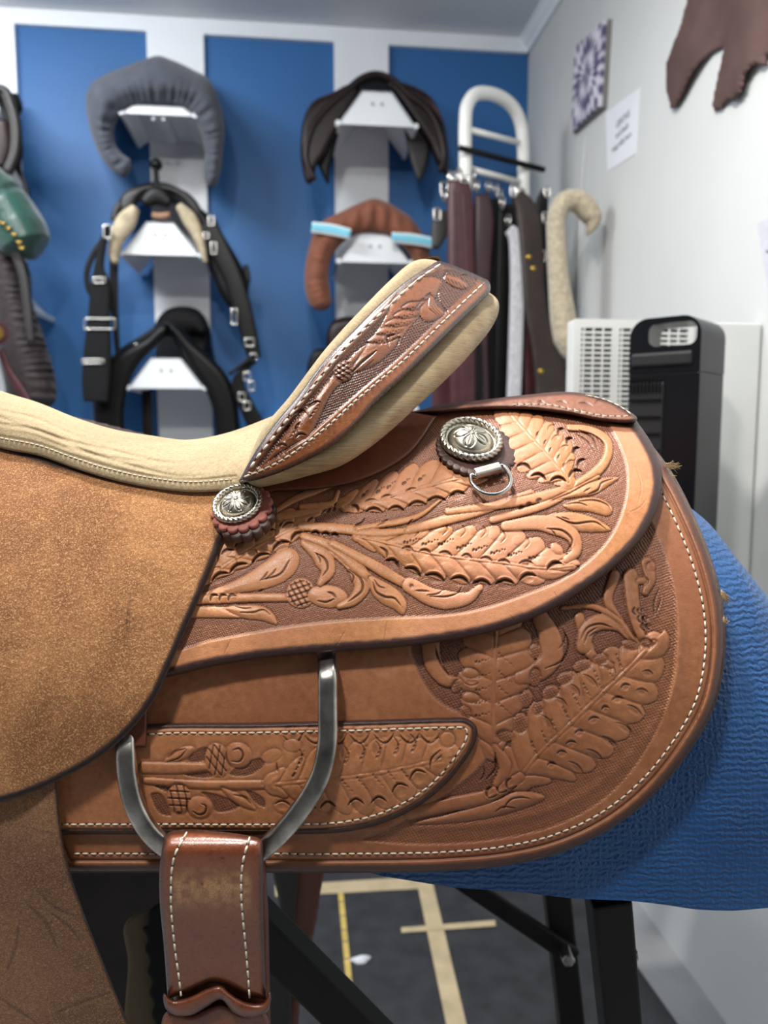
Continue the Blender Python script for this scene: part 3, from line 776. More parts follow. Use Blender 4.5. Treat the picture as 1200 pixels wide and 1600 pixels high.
slab('flap', [(480, 287), (471, 255), (470, 215), (476, 180), (490, 158), (520, 144), (545, 132), (562, 136), (552, 158), (538, 185), (522, 212), (508, 240), (494, 262), (488, 286)], 2.72, .02, DKBR, s1, 8, .03)
slab('flap', [(508, 205), (530, 195), (524, 230), (516, 262), (513, 288), (502, 270), (496, 250)], 2.76, .01, BLKL, s1, 6, .01)
slab('flap', [(604, 128), (625, 128), (650, 136), (672, 150), (686, 172), (697, 205), (701, 250), (698, 278), (690, 264), (682, 250), (672, 225), (655, 200), (640, 178), (622, 152)], 2.72, .02, DKBR, s1, 8, .03)
slab('flap', [(630, 178), (655, 195), (672, 225), (670, 250), (655, 284), (648, 270), (638, 235)], 2.78, .01, CHARC, s1, 6, .01)
slab('flap', [(664, 150), (684, 170), (694, 200), (690, 190), (675, 165)], 2.70, .008, MAROON, s1, 4, .01)
s2 = saddle('black saddle with cream fleece pads hanging on the middle left bracket', [(178, 345), (184, 325), (200, 307), (222, 298), (246, 296), (270, 300), (292, 315), (308, 335), (318, 360)],
       [(190, 345), (200, 325), (214, 312), (230, 306), (248, 305), (266, 308), (284, 322), (300, 342), (312, 362)],
       [(192, 340), (196, 318), (208, 301), (225, 293), (245, 290), (268, 294), (292, 310), (306, 330), (318, 352)], CHARC, 2.70, 2.95, thick=.025)
swp('fleece_pad', [(212, 325, 7), (198, 345, 14), (184, 370, 11), (178, 395, 8), (180, 412, 5)], 2.655, .02, SUEDEL, s2)
swp('fleece_pad', [(280, 322, 6), (296, 342, 11), (310, 370, 8), (318, 395, 5), (322, 412, 3)], 2.655, .02, SUEDEL, s2)
swp('gullet_shade', [(225, 318, 8), (245, 306, 14), (266, 318, 8)], 2.675, .012, BLKL, s2)  # black solid standing in for the shade inside the gullet opening
swp('gullet_strap', [(238, 336, 4), (252, 338, 5), (266, 335, 4)], 2.67, .008, plain('tan_strip', (140, 104, 80), .6), s2)
slab('seat_front', [(189, 330), (187, 312), (197, 298), (220, 291), (247, 289), (275, 293), (296, 303), (312, 322), (318, 345), (300, 330), (285, 312), (268, 300), (245, 296), (225, 300), (212, 315), (203, 328)], 2.69, .02, CHARC, s2, 8, .03)
slab('flap', [(300, 320), (322, 332), (345, 362), (366, 395), (382, 425), (389, 452), (380, 478), (362, 482), (345, 462), (330, 430), (322, 410), (318, 380), (308, 350)], 2.70, .03, BLKL, s2, 10, .05)
swp('stirrup_bar', [(238, 262, 5), (244, 256, 9), (250, 262, 5)], 2.80, .02, BLKL, s2)
swp('horn_post', [(243, 258, 5), (244, 275, 4), (245, 296, 6)], 2.80, .012, BLKL, s2)
# straps and girth belonging to it
def strap_th(label, pts, Y, ry, mat, name='leather_strap', cat='strap', buckles=(), group=None, power=4, bm=NICKEL):
    t = thing(name, label, cat, PY(pts[0][0], pts[0][1], Y), group)
    swp('strap', pts, Y, ry, mat, t, power=power)
    for (u, v, w, h) in buckles:
        a = PY(np.array([u - w, u + w, u + w, u - w]), np.array([v - h, v - h, v + h, v + h]), Y - ry - .003)
        P = np.concatenate([np.linspace(a[i], a[(i + 1) % 4], 4, endpoint=False) for i in range(4)])
        V, Fc = tubem(P, .0026, 8, closed=True); mk('buckle', V, Fc, bm, t, True)
    return t
strap_th('black webbing girth with steel buckles hanging left of the fleece saddle', [(168, 355, 4), (160, 385, 5), (155, 420, 7), (157, 440, 13), (155, 500, 16), (152, 560, 20), (150, 600, 20), (150, 628, 18)], 2.62, .012, BLKW, 'girth', 'girth', [(155, 438, 9, 4), (156, 506, 24, 8), (145, 565, 17, 3), (168, 362, 6, 10)])
strap_th('thin black rein looped beside the webbing girth', [(172, 362, 4), (150, 390, 4), (136, 425, 4), (140, 455, 4), (158, 475, 4), (176, 478, 3)], 2.66, .006, BLKL, 'rein', 'rein')
strap_th('narrow black strap hanging straight between girth and wall', [(178, 400, 6), (178, 450, 6), (180, 500, 5), (183, 540, 4), (186, 575, 3)], 2.70, .006, BLKL)
strap_th('broad black bridle strap hanging down right of the lower left brackets', [(322, 350, 16), (345, 395, 15), (362, 430, 14), (378, 480, 14), (392, 535, 12), (398, 560, 10)], 2.66, .012, BLKL, 'bridle_strap', 'strap', [(330, 345, 4, 7), (322, 368, 4, 4), (334, 388, 4, 9), (366, 495, 4, 12), (390, 535, 7, 6), (396, 558, 5, 5)])
strap_th('black looped strap hanging behind the broad bridle strap', [(330, 420, 5), (350, 455, 5), (372, 460, 5), (386, 440, 5), (384, 415, 4)], 2.72, .006, BLKL)
strap_th('lower black strap with several steel rings near the suede seat', [(396, 560, 8), (384, 575, 6), (372, 600, 10), (388, 640, 12), (408, 680, 14), (420, 720, 14)], 2.64, .010, BLKL, 'bridle_strap', 'strap', [(386, 588, 5, 6), (393, 603, 4, 7), (378, 620, 5, 6), (386, 634, 5, 6)])
strap_th('short black diagonal strap joining the two bridle straps', [(358, 585, 3), (375, 572, 3), (392, 560, 4)], 2.62, .005, BLKL)
s3 = saddle('plain black saddle on the lowest left bracket', [(158, 680), (150, 630), (162, 585), (190, 550), (225, 528), (248, 512), (262, 507), (278, 512), (298, 535), (325, 560), (350, 590), (360, 625), (358, 680)],
       [(165, 680), (160, 620), (178, 580), (205, 550), (230, 535), (250, 524), (264, 520), (280, 525), (300, 545), (322, 568), (344, 600), (352, 640), (352, 680)],
       [(180, 660), (190, 600), (215, 560), (238, 530), (248, 505), (262, 488), (284, 483), (308, 488), (322, 508), (328, 545), (340, 590), (350, 630), (352, 660)], BLKL, 2.70, 2.95)
swp('cantle_pad', [(252, 512, 8), (262, 505, 16), (284, 504, 22), (308, 508, 16), (320, 520, 8)], 2.86, .05, BLKW, s3)
slab('flap', [(248, 508), (262, 506), (262, 520), (245, 540), (218, 568), (202, 600), (194, 640), (190, 710), (152, 710), (146, 655), (148, 605), (162, 568), (192, 546), (225, 528)], 2.69, .03, BLKL, s3, 12, .05)
slab('flap', [(262, 506), (280, 511), (300, 532), (325, 554), (350, 580), (368, 615), (374, 655), (376, 710), (342, 710), (336, 655), (322, 612), (300, 582), (285, 552), (270, 528)], 2.69, .03, BLKL, s3, 12, .05)
slab('cantle', [(246, 512), (252, 492), (270, 483), (290, 482), (310, 492), (322, 510), (325, 535), (318, 556), (300, 545), (285, 525), (268, 512)], 2.88, .02, BLKW, s3, 8, .03)
for u, v in ((212, 538), (299, 550)): 
    V, Fc = tubem(PY(np.array([u - 3., u + 3]), np.array([v + 1., v - 1]), 2.672), .005, 10); mk('stud', V, Fc, NICKEL, s3)
strap_th('brown leather strap hanging behind the lowest left bracket', [(229, 610, 7), (230, 640, 7), (231, 690, 7)], 2.80, .006, DKBR)
strap_th('thin black strap end hanging in front of the wide left post', [(345, 650, 6), (350, 680, 6), (352, 710, 6)], 2.78, .006, BLKL)
s5 = thing('english_saddle', 'brown saddle nearly hidden behind the tooled cantle', 'saddle', PY(560, 600, 2.7))
slab('seat', [(512, 560), (510, 525), (520, 502), (540, 495), (575, 500), (600, 560), (600, 640), (520, 640)], 2.70, .03, DKBR, s5, 12, .20)
slab('flap', [(480, 600), (482, 565), (490, 548), (508, 545), (520, 560), (524, 620), (500, 640)], 2.68, .02, BLKL, s5, 8, .03)
bracket('white steel bracket hidden behind the tooled cantle', (575, 590), (620, 590), (650, 640), (530, 640))

# ---- items at the left edge
s4 = saddle('charcoal saddle cut off by the left picture edge', [(-90, 300), (-80, 240), (-60, 180), (-20, 145), (5, 140), (18, 165), (26, 200), (24, 240), (12, 270)],
       [(-80, 300), (-74, 240), (-56, 190), (-20, 160), (0, 155), (10, 180), (14, 210), (14, 240), (8, 262)], [(-80, 280), (-74, 220), (-56, 170), (-20, 148), (4, 140), (14, 160), (18, 190), (16, 220), (8, 240)], CHARC, 2.62, 2.9, thick=.03)
swp('flap', [(2, 190, 12), (4, 230, 14), (2, 262, 8)], 2.64, .02, DKBR, s4)
swp('flap', [(20, 150, 8), (26, 168, 8), (24, 178, 5)], 2.66, .02, BLKL, s4)
strap_th('black leather loop hanging above the green bag', [(20, 210, 4), (30, 228, 5), (28, 262, 4), (38, 285, 3), (42, 305, 3), (34, 318, 3)], 2.66, .006, BLKL, 'leather_loop', 'strap', [(22, 212, 5, 4)])
gb = padded('satin_bag', 'glossy green satin bag with gold print at the left edge', 'bag', [(-60, 250, 30), (-20, 300, 42), (20, 345, 40), (40, 380, 36), (52, 405, 18)], 2.60, .09, GREENS, .12, .3)
BASE[gb.name] = np.zeros(3)
for i, (u, v) in enumerate([(4, 348), (13, 356), (22, 366), (30, 378), (34, 387)]):
    P = PY(np.array([u - 5., u, u + 4]), np.array([v - 2., v + 2, v - 1]), 2.505); V, Fc = tubem(P, .0035, 6); mk('gold_print', V, Fc, BRASS, gb)
qp = padded('quilted_pad', 'dark quilted pad with ribbed edge hanging at the left edge', 'pad', [(-20, 380, 20), (10, 420, 30), (20, 470, 26), (34, 540, 34), (48, 600, 36), (50, 650, 34)], 2.66, .06, QUILT, .25, 1.1)
strap_th('dark leather strap curving past the quilted pad', [(-8, 345, 8), (16, 380, 7), (34, 425, 6), (42, 480, 6), (48, 535, 5)], 2.56, .008, CHARC)
gbd = thing('rosette_badge', 'gold badge with maroon rim at the left edge', 'badge', PY(-4, 520, 2.5))
V, Fc = tubem(np.array([PY(-6, 520, 2.50), PY(-6, 520, 2.52)]), .036, 28); mk('rim', V, Fc, MAROON, gbd, False)
V, Fc = tubem(np.array([PY(-7, 520, 2.49), PY(-7, 520, 2.505)]), .022, 24); mk('centre', V, Fc, BRASS, gbd, False)
strap_th('maroon binding strip sweeping below the gold badge', [(2, 548, 5), (14, 580, 5), (34, 612, 6), (50, 640, 6)], 2.54, .008, MAROON)

# ---- white tube rack with hanging girths
rk = thing('strap_rack', 'white tubular arch rack standing in the far corner', 'rack', PY(770, 290, 2.46))
def RK(u, v):
    t = (np.asarray(u, float) - 727) / 91.0
    return PY(u, v, 2.40 + .12 * t)
A = spline([(727, 330), (727, 262), (727, 190), (730, 165), (742, 148), (762, 146), (785, 154), (803, 170), (813, 192), (817, 225), (818, 290), (818, 340)], False, 4)
V, Fc = tubem(RK(A[:, 0], A[:, 1]), .020, 16); mk('frame_tube', V, Fc, WTUBE, rk)
for a, b, r_ in (((730, 202), (815, 224), .009), ((727, 262), (816, 286), .009)):
    V, Fc = tubem(RK(np.array([a[0], b[0]]), np.array([a[1], b[1]])), r_, 12); mk('cross_bar', V, Fc, WTUBE, rk)
V, Fc = tubem(np.array([RK(716, 237) - (0, .03, 0), RK(845, 270) - (0, .03, 0)]), .009, 12); mk('hanging_bar', V, Fc, BLKW, rk)
# continue the rack frame down to the floor behind the straps
p0, p1 = RK(727, 330), RK(818, 340)
for p in (p0, p1):
    V, Fc = tubem(np.array([p, (p[0], p[1], .02)]), .020, 12); mk('frame_tube', V, Fc, WTUBE, rk)
V, Fc = tubem(np.array([(p0[0] - .15, p0[1] - .1, .02), p0 * (1, 1, 0) + (0, 0, .02), p1 * (1, 1, 0) + (0, 0, .02), (p1[0], p1[1] - .3, .02)]), .02, 12); mk('foot_tube', V, Fc, WTUBE, rk)
G_ = 'girths and straps hanging on the white rack'
def hook(u, v, Y, label):
    P = PY(np.array([u - 1., u - 3, u, u + 4, u + 4, u + 1]), np.array([v + 14., v + 4, v - 6, v - 4, v + 6, v + 16]), Y)
    V, Fc = tubem(P, .0035, 8); tag(mk('metal_hook', V, Fc, NICKEL), label, 'hook', 'hooks on the white rack')
def girth(label, pts, Y, ry, mat, bk=(), nm='girth', cat='girth', panels=True):
    t = strap_th(label, [(p[0], p[1], p[2] * 1.22) for p in pts], Y, ry, mat, nm, cat, bk, G_)
    return t
girth('thin charcoal strap hanging leftmost on the white rack', [(690, 330, 8), (688, 355, 11), (684, 375, 8), (680, 388, 4)], 2.42, .01, CHARC, [(694, 295, 5, 10), (683, 335, 5, 9)])
g1 = girth('wide maroon leather girth hanging on the rack, leftmost of the broad ones', [(716, 282, 12), (718, 300, 15), (720, 400, 17), (722, 500, 17), (722, 640, 17)], 2.36, .014, MAROON, [(708, 276, 6, 5), (726, 280, 6, 5)])
for du in (-9, 9): swp('ridge', [(716 + du * .8, 300, 2), (720 + du, 400, 2), (722 + du, 500, 2), (722 + du, 640, 2)], 2.345, .004, MAROON, g1)
girth('maroon-black girth hanging just right of the wide maroon one', [(752, 305, 9), (756, 340, 12), (752, 420, 12), (748, 520, 12), (750, 640, 12)], 2.42, .012, plain('dark_maroon_leather', (60, 34, 40), .4), [(740, 290, 4, 5)])
girth('black fabric girth hanging behind the silver buckle', [(772, 312, 10), (775, 350, 15), (772, 440, 18), (770, 540, 18), (772, 640, 18)], 2.46, .014, BLKW, [(792, 398, 4, 13)])
girth('long black leather strap hanging left of the white fleece strip', [(786, 320, 7), (788, 400, 10), (786, 500, 11), (782, 640, 11)], 2.44, .01, BLKL)
girth('narrow white fleece strip hanging at the middle of the rack', [(795, 358, 6), (805, 370, 9), (808, 430, 9), (806, 520, 9), (802, 640, 9)], 2.38, .014, FLEECEW, (), 'fleece_strip', 'girth')
girth('black girth hanging behind the white fleece strip', [(818, 330, 8), (820, 400, 12), (822, 500, 14), (824, 640, 14)], 2.47, .01, BLKL)
girth('deep red narrow girth hanging low between black ones', [(826, 420, 5), (826, 500, 7), (826, 560, 7), (828, 640, 7)], 2.42, .008, MAROON)
g2 = girth('brown buckled girth widening to its lower end, right side of the rack', [(808, 304, 8), (822, 330, 14), (830, 400, 15), (836, 480, 15), (850, 540, 18), (862, 590, 24), (868, 640, 26)], 2.37, .014, BRNL, [(802, 298, 4, 9)])
for u, v in ((826, 402), (833, 420), (845, 580)): 
    V, Fc = tubem(PY(np.array([u, u]), np.array([v, v + .1]), np.array([2.352, 2.358])), .009, 14); mk('stud', V, Fc, BRASS, g2)
girth('black buckled girth hanging beside the sheepskin sleeve', [(852, 298, 5), (846, 320, 8), (848, 370, 10), (852, 440, 9), (860, 520, 10), (872, 600, 12), (880, 640, 12)], 2.40, .012, BLKL, [(855, 300, 4, 8), (852, 340, 4, 8), (848, 400, 4, 8), (846, 470, 4, 10)])
girth('maroon girth end hanging low under the cantle', [(690, 560, 14), (694, 600, 16), (694, 650, 16)], 2.44, .01, MAROON)
girth('black strap hanging low between the maroon girths', [(742, 520, 7), (744, 580, 8), (744, 650, 8)], 2.36, .008, BLKL)
HK = [(703, 272), (716, 268), (738, 268), (744, 285), (762, 286), (774, 290), (780, 300), (806, 292), (694, 300), (815, 300), (784, 312), (793, 340)]
HNL = dict(zip(sorted(HK), ['first', 'second', 'third', 'fourth', 'fifth', 'sixth', 'seventh', 'eighth', 'ninth', 'tenth', 'eleventh', 'twelfth']))
for u, v, y in ((703, 272, 2.38), (716, 268, 2.38), (738, 268, 2.39), (744, 285, 2.40), (762, 286, 2.42), (774, 290, 2.43), (780, 300, 2.43), (806, 292, 2.42), (694, 300, 2.38), (815, 300, 2.45), (784, 312, 2.42), (793, 340, 2.42)):
    HN = globals().get('HN', 0) + 1; hook(u, v, y, 'small silver girth hook, ' + HNL[(u, v)] + ' from the left on the white rack')
girth('broad black girth hanging behind all the others on the rack', [(800, 320, 30), (800, 420, 40), (806, 520, 44), (812, 640, 48)], 2.56, .01, BLKW)
girth('dim maroon girth hanging deep behind the first ones', [(735, 320, 12), (738, 420, 16), (738, 520, 16), (736, 640, 16)], 2.56, .01, MAROON)
# sheepskin sleeve hooked over and hanging
o = padded('sheepskin_sleeve', 'cream sheepskin girth sleeve hooked over beside the rack', 'sleeve', [(886, 560, 15), (880, 500, 20), (873, 440, 16), (869, 380, 14), (870, 335, 14), (882, 316, 16), (902, 314, 17), (918, 328, 17), (926, 345, 14), (918, 368, 9)], 2.16, .035, FLEECE, .05, .9)

# ---- things on the right wall
def wallpatch(name, pts, X, th_, mat, parent=None):
    P = np.array([PX(u, v, X) for u, v in pts]); Q = P.copy(); P[:, 0] = X - th_; Q[:, 0] = X; n = len(P)
    return mk(name, np.concatenate([P, Q]), [tuple(range(n)), tuple(range(2 * n - 1, n - 1, -1))] + [(i, (i + 1) % n, n + (i + 1) % n, n + i) for i in range(n)], mat, parent, False)
def batik():
    t = NT('purple_pattern_tile'); co = t.n('ShaderNodeTexCoord').outputs['Generated']
    mp = t.n('ShaderNodeMapping', Location=(0, -.5, -.5)); t.l(co, mp.inputs['Vector']); s_ = t.n('ShaderNodeSeparateXYZ'); t.l(mp.outputs[0], s_.inputs[0])
    ang = t.math('ARCTAN2', s_.outputs[1], s_.outputs[2]); rays_ = t.math('SINE', t.math('MULTIPLY', ang, 22.0))
    two = t.math('COSINE', t.math('MULTIPLY', ang, 4.0))
    r2 = t.math('SQRT', t.math('ADD', t.math('MULTIPLY', s_.outputs[1], s_.outputs[1]), t.math('MULTIPLY', s_.outputs[2], s_.outputs[2])))
    ring = t.math('SINE', t.math('MULTIPLY', r2, 26.0)); n = t.noise(co, 7, 4)
    v = t.math('ADD', t.math('ADD', t.math('MULTIPLY', rays_, .35), t.math('MULTIPLY', two, .25)), t.math('ADD', t.math('MULTIPLY', ring, .35), t.math('MULTIPLY', n, .9)))
    t.set(Base_Color=t.ramp(v, [(.15, lin((216, 214, 224))), (.45, lin((150, 144, 168))), (.8, lin((84, 78, 110)))]), Roughness=.5); return t.m
pl = thing('wall_panel', 'purple and white patterned square panel on the right wall', 'panel', PX(930, 120, XR))
wp = wallpatch('panel_body', [(907, 75), (957, 30), (949, 168), (901, 209)], XR, .012, plain('panel_edge_grey', (120, 118, 116), .6), pl)
wp = wallpatch('panel_face', [(909, 74), (955, 32), (947, 166), (903, 206)], XR, .022, batik(), pl)
nt = thing('paper_notice', 'white paper notice with three grey text lines taped beneath the patterned panel', 'notice', PX(975, 210, XR))
wallpatch('sheet', [(947, 176), (1000, 137), (994, 240), (950, 268)], XR, .0015, PAPER, nt)
def txt(s, c, h, mat, parent, X):
    cu = bpy.data.curves.new('text_line', 'FONT'); cu.body = s; cu.size = h; cu.align_x = 'CENTER'; cu.align_y = 'CENTER'; cu.extrude = .0003
    t_ = bpy.data.objects.new('text_tmp', cu); COL.objects.link(t_); me = bpy.data.meshes.new_from_object(t_.evaluated_get(bpy.context.evaluated_depsgraph_get())); bpy.data.objects.remove(t_)
    me.materials.clear(); me.materials.append(mat); o = bpy.data.objects.new('text_line', me); COL.objects.link(o); o.parent = parent
    b = BASE[parent.name]; o.location = Vector(tuple(np.array([X, c[1], c[2]]) - b)); o.rotation_euler = (math.pi / 2, 0, -math.pi / 2)
    return o
for s_, u, v, h in (('GIRTHS', 973, 187, .026), ('and leads', 972, 204, .022), ('hang tidily here', 971, 222, .020)):
    c = PX(u, v, XR - .002); txt(s_, c, h, INK, nt, XR - .0019)
n2 = thing('paper_notice', 'tilted printed sheet cut off by the right picture edge', 'notice', PX(1195, 380, XR))
wallpatch('sheet', [(1184, 350), (1230, 326), (1262, 440), (1204, 470)], XR, .0015, plain('printed_paper', (196, 196, 206), .7, 0, None, .05, 60), n2)
wallpatch('mark', [(1196, 391), (1206, 392), (1205, 396), (1198, 395)], XR - .0015, .0004, INK, n2)
# brown hide
HD = [(1085, -60), (1072, 10), (1062, 45), (1050, 75), (1041, 100), (1041, 140), (1045, 153), (1049, 170), (1056, 166), (1064, 148), (1080, 115), (1094, 98), (1110, 84), (1128, 74), (1133, 62), (1131, 80), (1120, 130), (1113, 165), (1117, 174), (1128, 170), (1137, 158), (1150, 152), (1158, 138), (1162, 118), (1172, 102), (1184, 98), (1194, 103), (1200, 84), (1215, 110), (1240, 60), (1260, -60)]
hd = thing('leather_hide', 'ragged chocolate brown hide hanging high on the right wall', 'hide', PX(1120, 60, XR))
Ph = np.array(HD, float); rr = np.random.default_rng(3)
dn = []
for i in range(len(Ph)):
    a, b = Ph[i], Ph[(i + 1) % len(Ph)]; n_ = max(1, int(np.linalg.norm(b - a) / 4))
    for j in range(n_):
        q = a + (b - a) * j / n_; jag = 1.6 if (i >= 17 and i < 28) else .5
        dn.append(q + rr.normal(0, jag, 2) * (j > 0))
def hsurf(u, v, h=0.0):
    P = PX(np.asarray(u, float), np.asarray(v, float), XR - .012 - .006 * np.sin(np.asarray(u) / 14.) + 0 * v)
    P = P - np.stack([np.broadcast_to(h, P[..., 0].shape), 0 * P[..., 0], 0 * P[..., 0]], -1)
    # world -> F
    q = P - CAM
    return np.stack([q[..., 0] * CY - q[..., 1] * SY, q[..., 0] * SY + q[..., 1] * CY, q[..., 2]], -1)
panel('skin', None, hsurf, .004, DHIDE, hd, 3, 3, .002, None, (0, 1), closed_pts=np.array(dn))

# ---- white wall heater with grille, black tower heater before it
YH = 1.40
q0 = PY(899, 506, YH); q1 = PY(1198, 495, YH); zb_ = float(PY(1150, 936, YH)[2])
x0, x1 = float(q0[0]), min(float(q1[0]), XR - .003); zt = float((q0[2] + q1[2]) / 2)
ht = thing('wall_heater', 'white box heater with slotted grille fixed on the right wall', 'heater', ((x0 + x1) / 2, YH, zb_))
V, Fc = boxm((x0, YH + .012, zb_), (x1, YH + .045, zt)); bevel(mk('casing', V, Fc, PLWHITE, ht, False), .004)
gx1 = float(PY(1085, 520, YH)[0]); gz0 = zb_ + .12
m = [boxm((x0, YH, gz0 + .016), (x0 + .012, YH + .014, zt - .016)), boxm((gx1 - .012, YH, gz0 + .016), (gx1, YH + .014, zt - .016)), boxm((x0, YH, zt - .016), (gx1, YH + .014, zt)), boxm((x0, YH, gz0), (gx1, YH + .014, gz0 + .016))]
xm = float(PY(962, 560, YH)[0]); m.append(boxm((xm - .006, YH, gz0 + .016), (xm + .006, YH + .014, zt - .016)))
V, Fc = joinm(m); mk('grille_frame', V, Fc, PLWHITE, ht, False)
V, Fc = boxm((x0 + .008, YH + .009, gz0 + .008), (gx1 - .008, YH + .0125, zt - .008)); mk('grille_back', V, Fc, PLGREY, ht, False)
nz = 40
for i in range(nz):
    z = zt - .022 - i * (zt - gz0 - .04) / nz
    V, Fc = boxm((x0 + .010, YH + .001, z - .0042), (gx1 - .010, YH + .006, z)); o = mk('slat', V, Fc, PLWHITE, ht, False)
for i in range(11):
    x = x0 + .016 + i * (gx1 - x0 - .03) / 11
    V, Fc = boxm((x, YH - .0005, gz0 + .01), (x + .0028, YH + .004, zt - .01)); mk('grille_bar', V, Fc, PLWHITE, ht, False)
# plinth below
V, Fc = boxm((x0 + .05, YH + .05, .0), (x1, YH + .20, zb_ - .05)); 
# tower heater
YT = 1.22
ztop = float(PY(1040, 495, YT)[2]); zlow = ztop - .62; WT = .118; DT = .115
pc_ = PY(1037, 560, YT); PHI = math.radians(-48)
tw = thing('tower_heater', 'black plastic tower heater with carrying handle in front of the white heater', 'heater', (pc_[0], pc_[1], zlow))
def TL(V):
    V = np.array(V, float); c, n = math.cos(PHI), math.sin(PHI); x, y = V[:, 0].copy(), V[:, 1].copy()
    V[:, 0] = pc_[0] + x * c - y * n; V[:, 1] = pc_[1] + x * n + y * c; return V
def tmk(name, V, Fc, mat, bv=0, seg=3, sm=False):
    o = mk(name, TL(V), Fc, mat, tw, sm)
    if bv: bevel(o, bv, seg)
    return o
def rrect(xa, xb, za, zb, r, n=8):
    P = []
    for cx, cz, a0 in ((xb - r, zb - r, 0), (xa + r, zb - r, 90), (xa + r, za + r, 180), (xb - r, za + r, 270)):
        for i in range(n + 1): a = math.radians(a0 + 90 * i / n); P.append((cx + r * math.cos(a), cz + r * math.sin(a)))
    return P
def extr(outer, inner, y0, y1):
    V = [(x, y0, z) for x, z in outer] + [(x, y0, z) for x, z in inner] + [(x, y1, z) for x, z in outer] + [(x, y1, z) for x, z in inner]
    n = len(outer); F_ = []
    for i in range(n):
        j = (i + 1) % n
        F_ += [(i, n + i, n + j, j), (2 * n + i, 2 * n + j, 3 * n + j, 3 * n + i), (i, j, 2 * n + j, 2 * n + i), (n + i, 3 * n + i, 3 * n + j, n + j)]
    return V, F_
hw = WT / 2; hz1 = ztop - .010; hz0 = ztop - .047
zs = ztop - .09
o1 = [(x, z if z > zs + .04 else zs) for x, z in rrect(-hw, hw, zs, ztop, .030)]
i1 = rrect(-hw * .45, hw * .88, hz0, hz1, .013)
V, Fc = extr(o1, i1, 0, DT); nq = len(o1); i2 = rrect(-hw * .90, hw * .88, hz0 + .004, ztop - .005, .013); V = V[:3 * nq] + [(x, DT, z) for x, z in i2]; tmk('handle_head', V, Fc, PLBLACK, .0025)
V, Fc = boxm((-hw, 0, zlow), (hw, DT, zs)); tmk('body', V, Fc, PLBLACK, .0025)
V, Fc = boxm((-hw * .95, -.003, zlow + .05), (hw * .05, .01, ztop - .105)); tmk('vent_panel', V, Fc, PLDARK, .003)
for i in range(9):
    x = -hw * .92 + i * hw * .95 / 9; V, Fc = boxm((x, -.007, ztop - .122), (x + .0024, -.002, ztop - .100)); tmk('vent_slat', V, Fc, BLKL)
for i in range(14):
    z = ztop - .135 - i * .028; V, Fc = boxm((-hw * .9, -.007, z), (0, -.002, z + .003)); tmk('vent_slat', V, Fc, PLBLACK)
V, Fc = boxm((-hw * .95, -.004, ztop - .080), (hw * .8, .006, ztop - .056)); tmk('control_panel', V, Fc, PLDARK, .006)
# wall shelf that carries the tower heater (hidden behind the canvas)
tb = thing('wall_shelf', 'small white wall shelf carrying the black tower heater', 'shelf', (XR, YT + .06, zlow - .02))
V, Fc = boxm((pc_[0] - .10, YT - .10, zlow - .02), (XR - .001, YT + .16, zlow - .001)); mk('shelf_board', V, Fc, PLWHITE, tb, False)
# thin tube in wall paint, shaped to show as a faint shadow line
P = PX(np.array([916., 912, 908, 906, 905]), np.array([215., 260, 320, 400, 480]), XR - .004); V, Fc = tubem(P, .0035, 10); tag(mk('shadow_line_tube', V, Fc, WALLW), 'thin wall coloured tube drawing a faint shadow line behind the sheepskin', 'shadow line')
# ================================================================== THE SADDLE
sb = F2W(np.array([0.0, YC, -0.36]))
SAD = thing('western_saddle', 'tooled tan leather western saddle with suede seat filling the foreground', 'saddle', sb)
def L_(n): return lambda y, x: None

# ---- skirt (lowest big tooled leather)
SK = [(96, 1361), (96, 1361), (60, 1240), (150, 1010), (400, 900), (700, 760), (900, 640), (960, 640), (1008, 688), (1046, 738), (1082, 808), (1110, 880), (1127, 955), (1128, 1030),
      (1112, 1105), (1075, 1172), (1020, 1240), (955, 1292), (880, 1328), (800, 1348), (700, 1358), (560, 1361), (400, 1361), (250, 1361)]
skl = inset(SK, 27, lambda x, y: (x > 960 and y < 1400 and y > 700) or (y > 1250 and x > 100))
if skl[0, 1] > skl[-1, 1]: skl = skl[::-1]
r = Relief(50, 620, 1140, 1370)
r.X0 = 0
P_ = spline(SK, True); sdk = sdist(r.X[::4, ::4], r.Y[::4, ::4], P_)
sdk = bil(sdk, (r.X - 50) / 4, (r.Y - 620) / 4)
# raised border ledge, carved panel inside
inner = [(640, 1000), (648, 1045), (672, 1088), (704, 1112), (740, 1122), (768, 1150), (752, 1190), (700, 1235), (620, 1283), (560, 1312), (620, 1322), (760, 1318), (880, 1290), (960, 1240),
         (1015, 1170), (1050, 1090), (1060, 1010), (1058, 930), (1040, 860), (1010, 800), (960, 760), (800, 900)]
r.field(inner, .75, 7, 0.0)
r.H += .45 * np.exp(-((sdk - 66) / 7.0)**2)
r.H -= .9 * np.exp(-((sdk - 17) / 2.2)**2) * (sdk > 0)
r.H += .5 * np.exp(-((sdk - 9) / 6)**2)
r.C = np.maximum(r.C, .45 * np.exp(-((sdk - 17) / 2.0)**2))
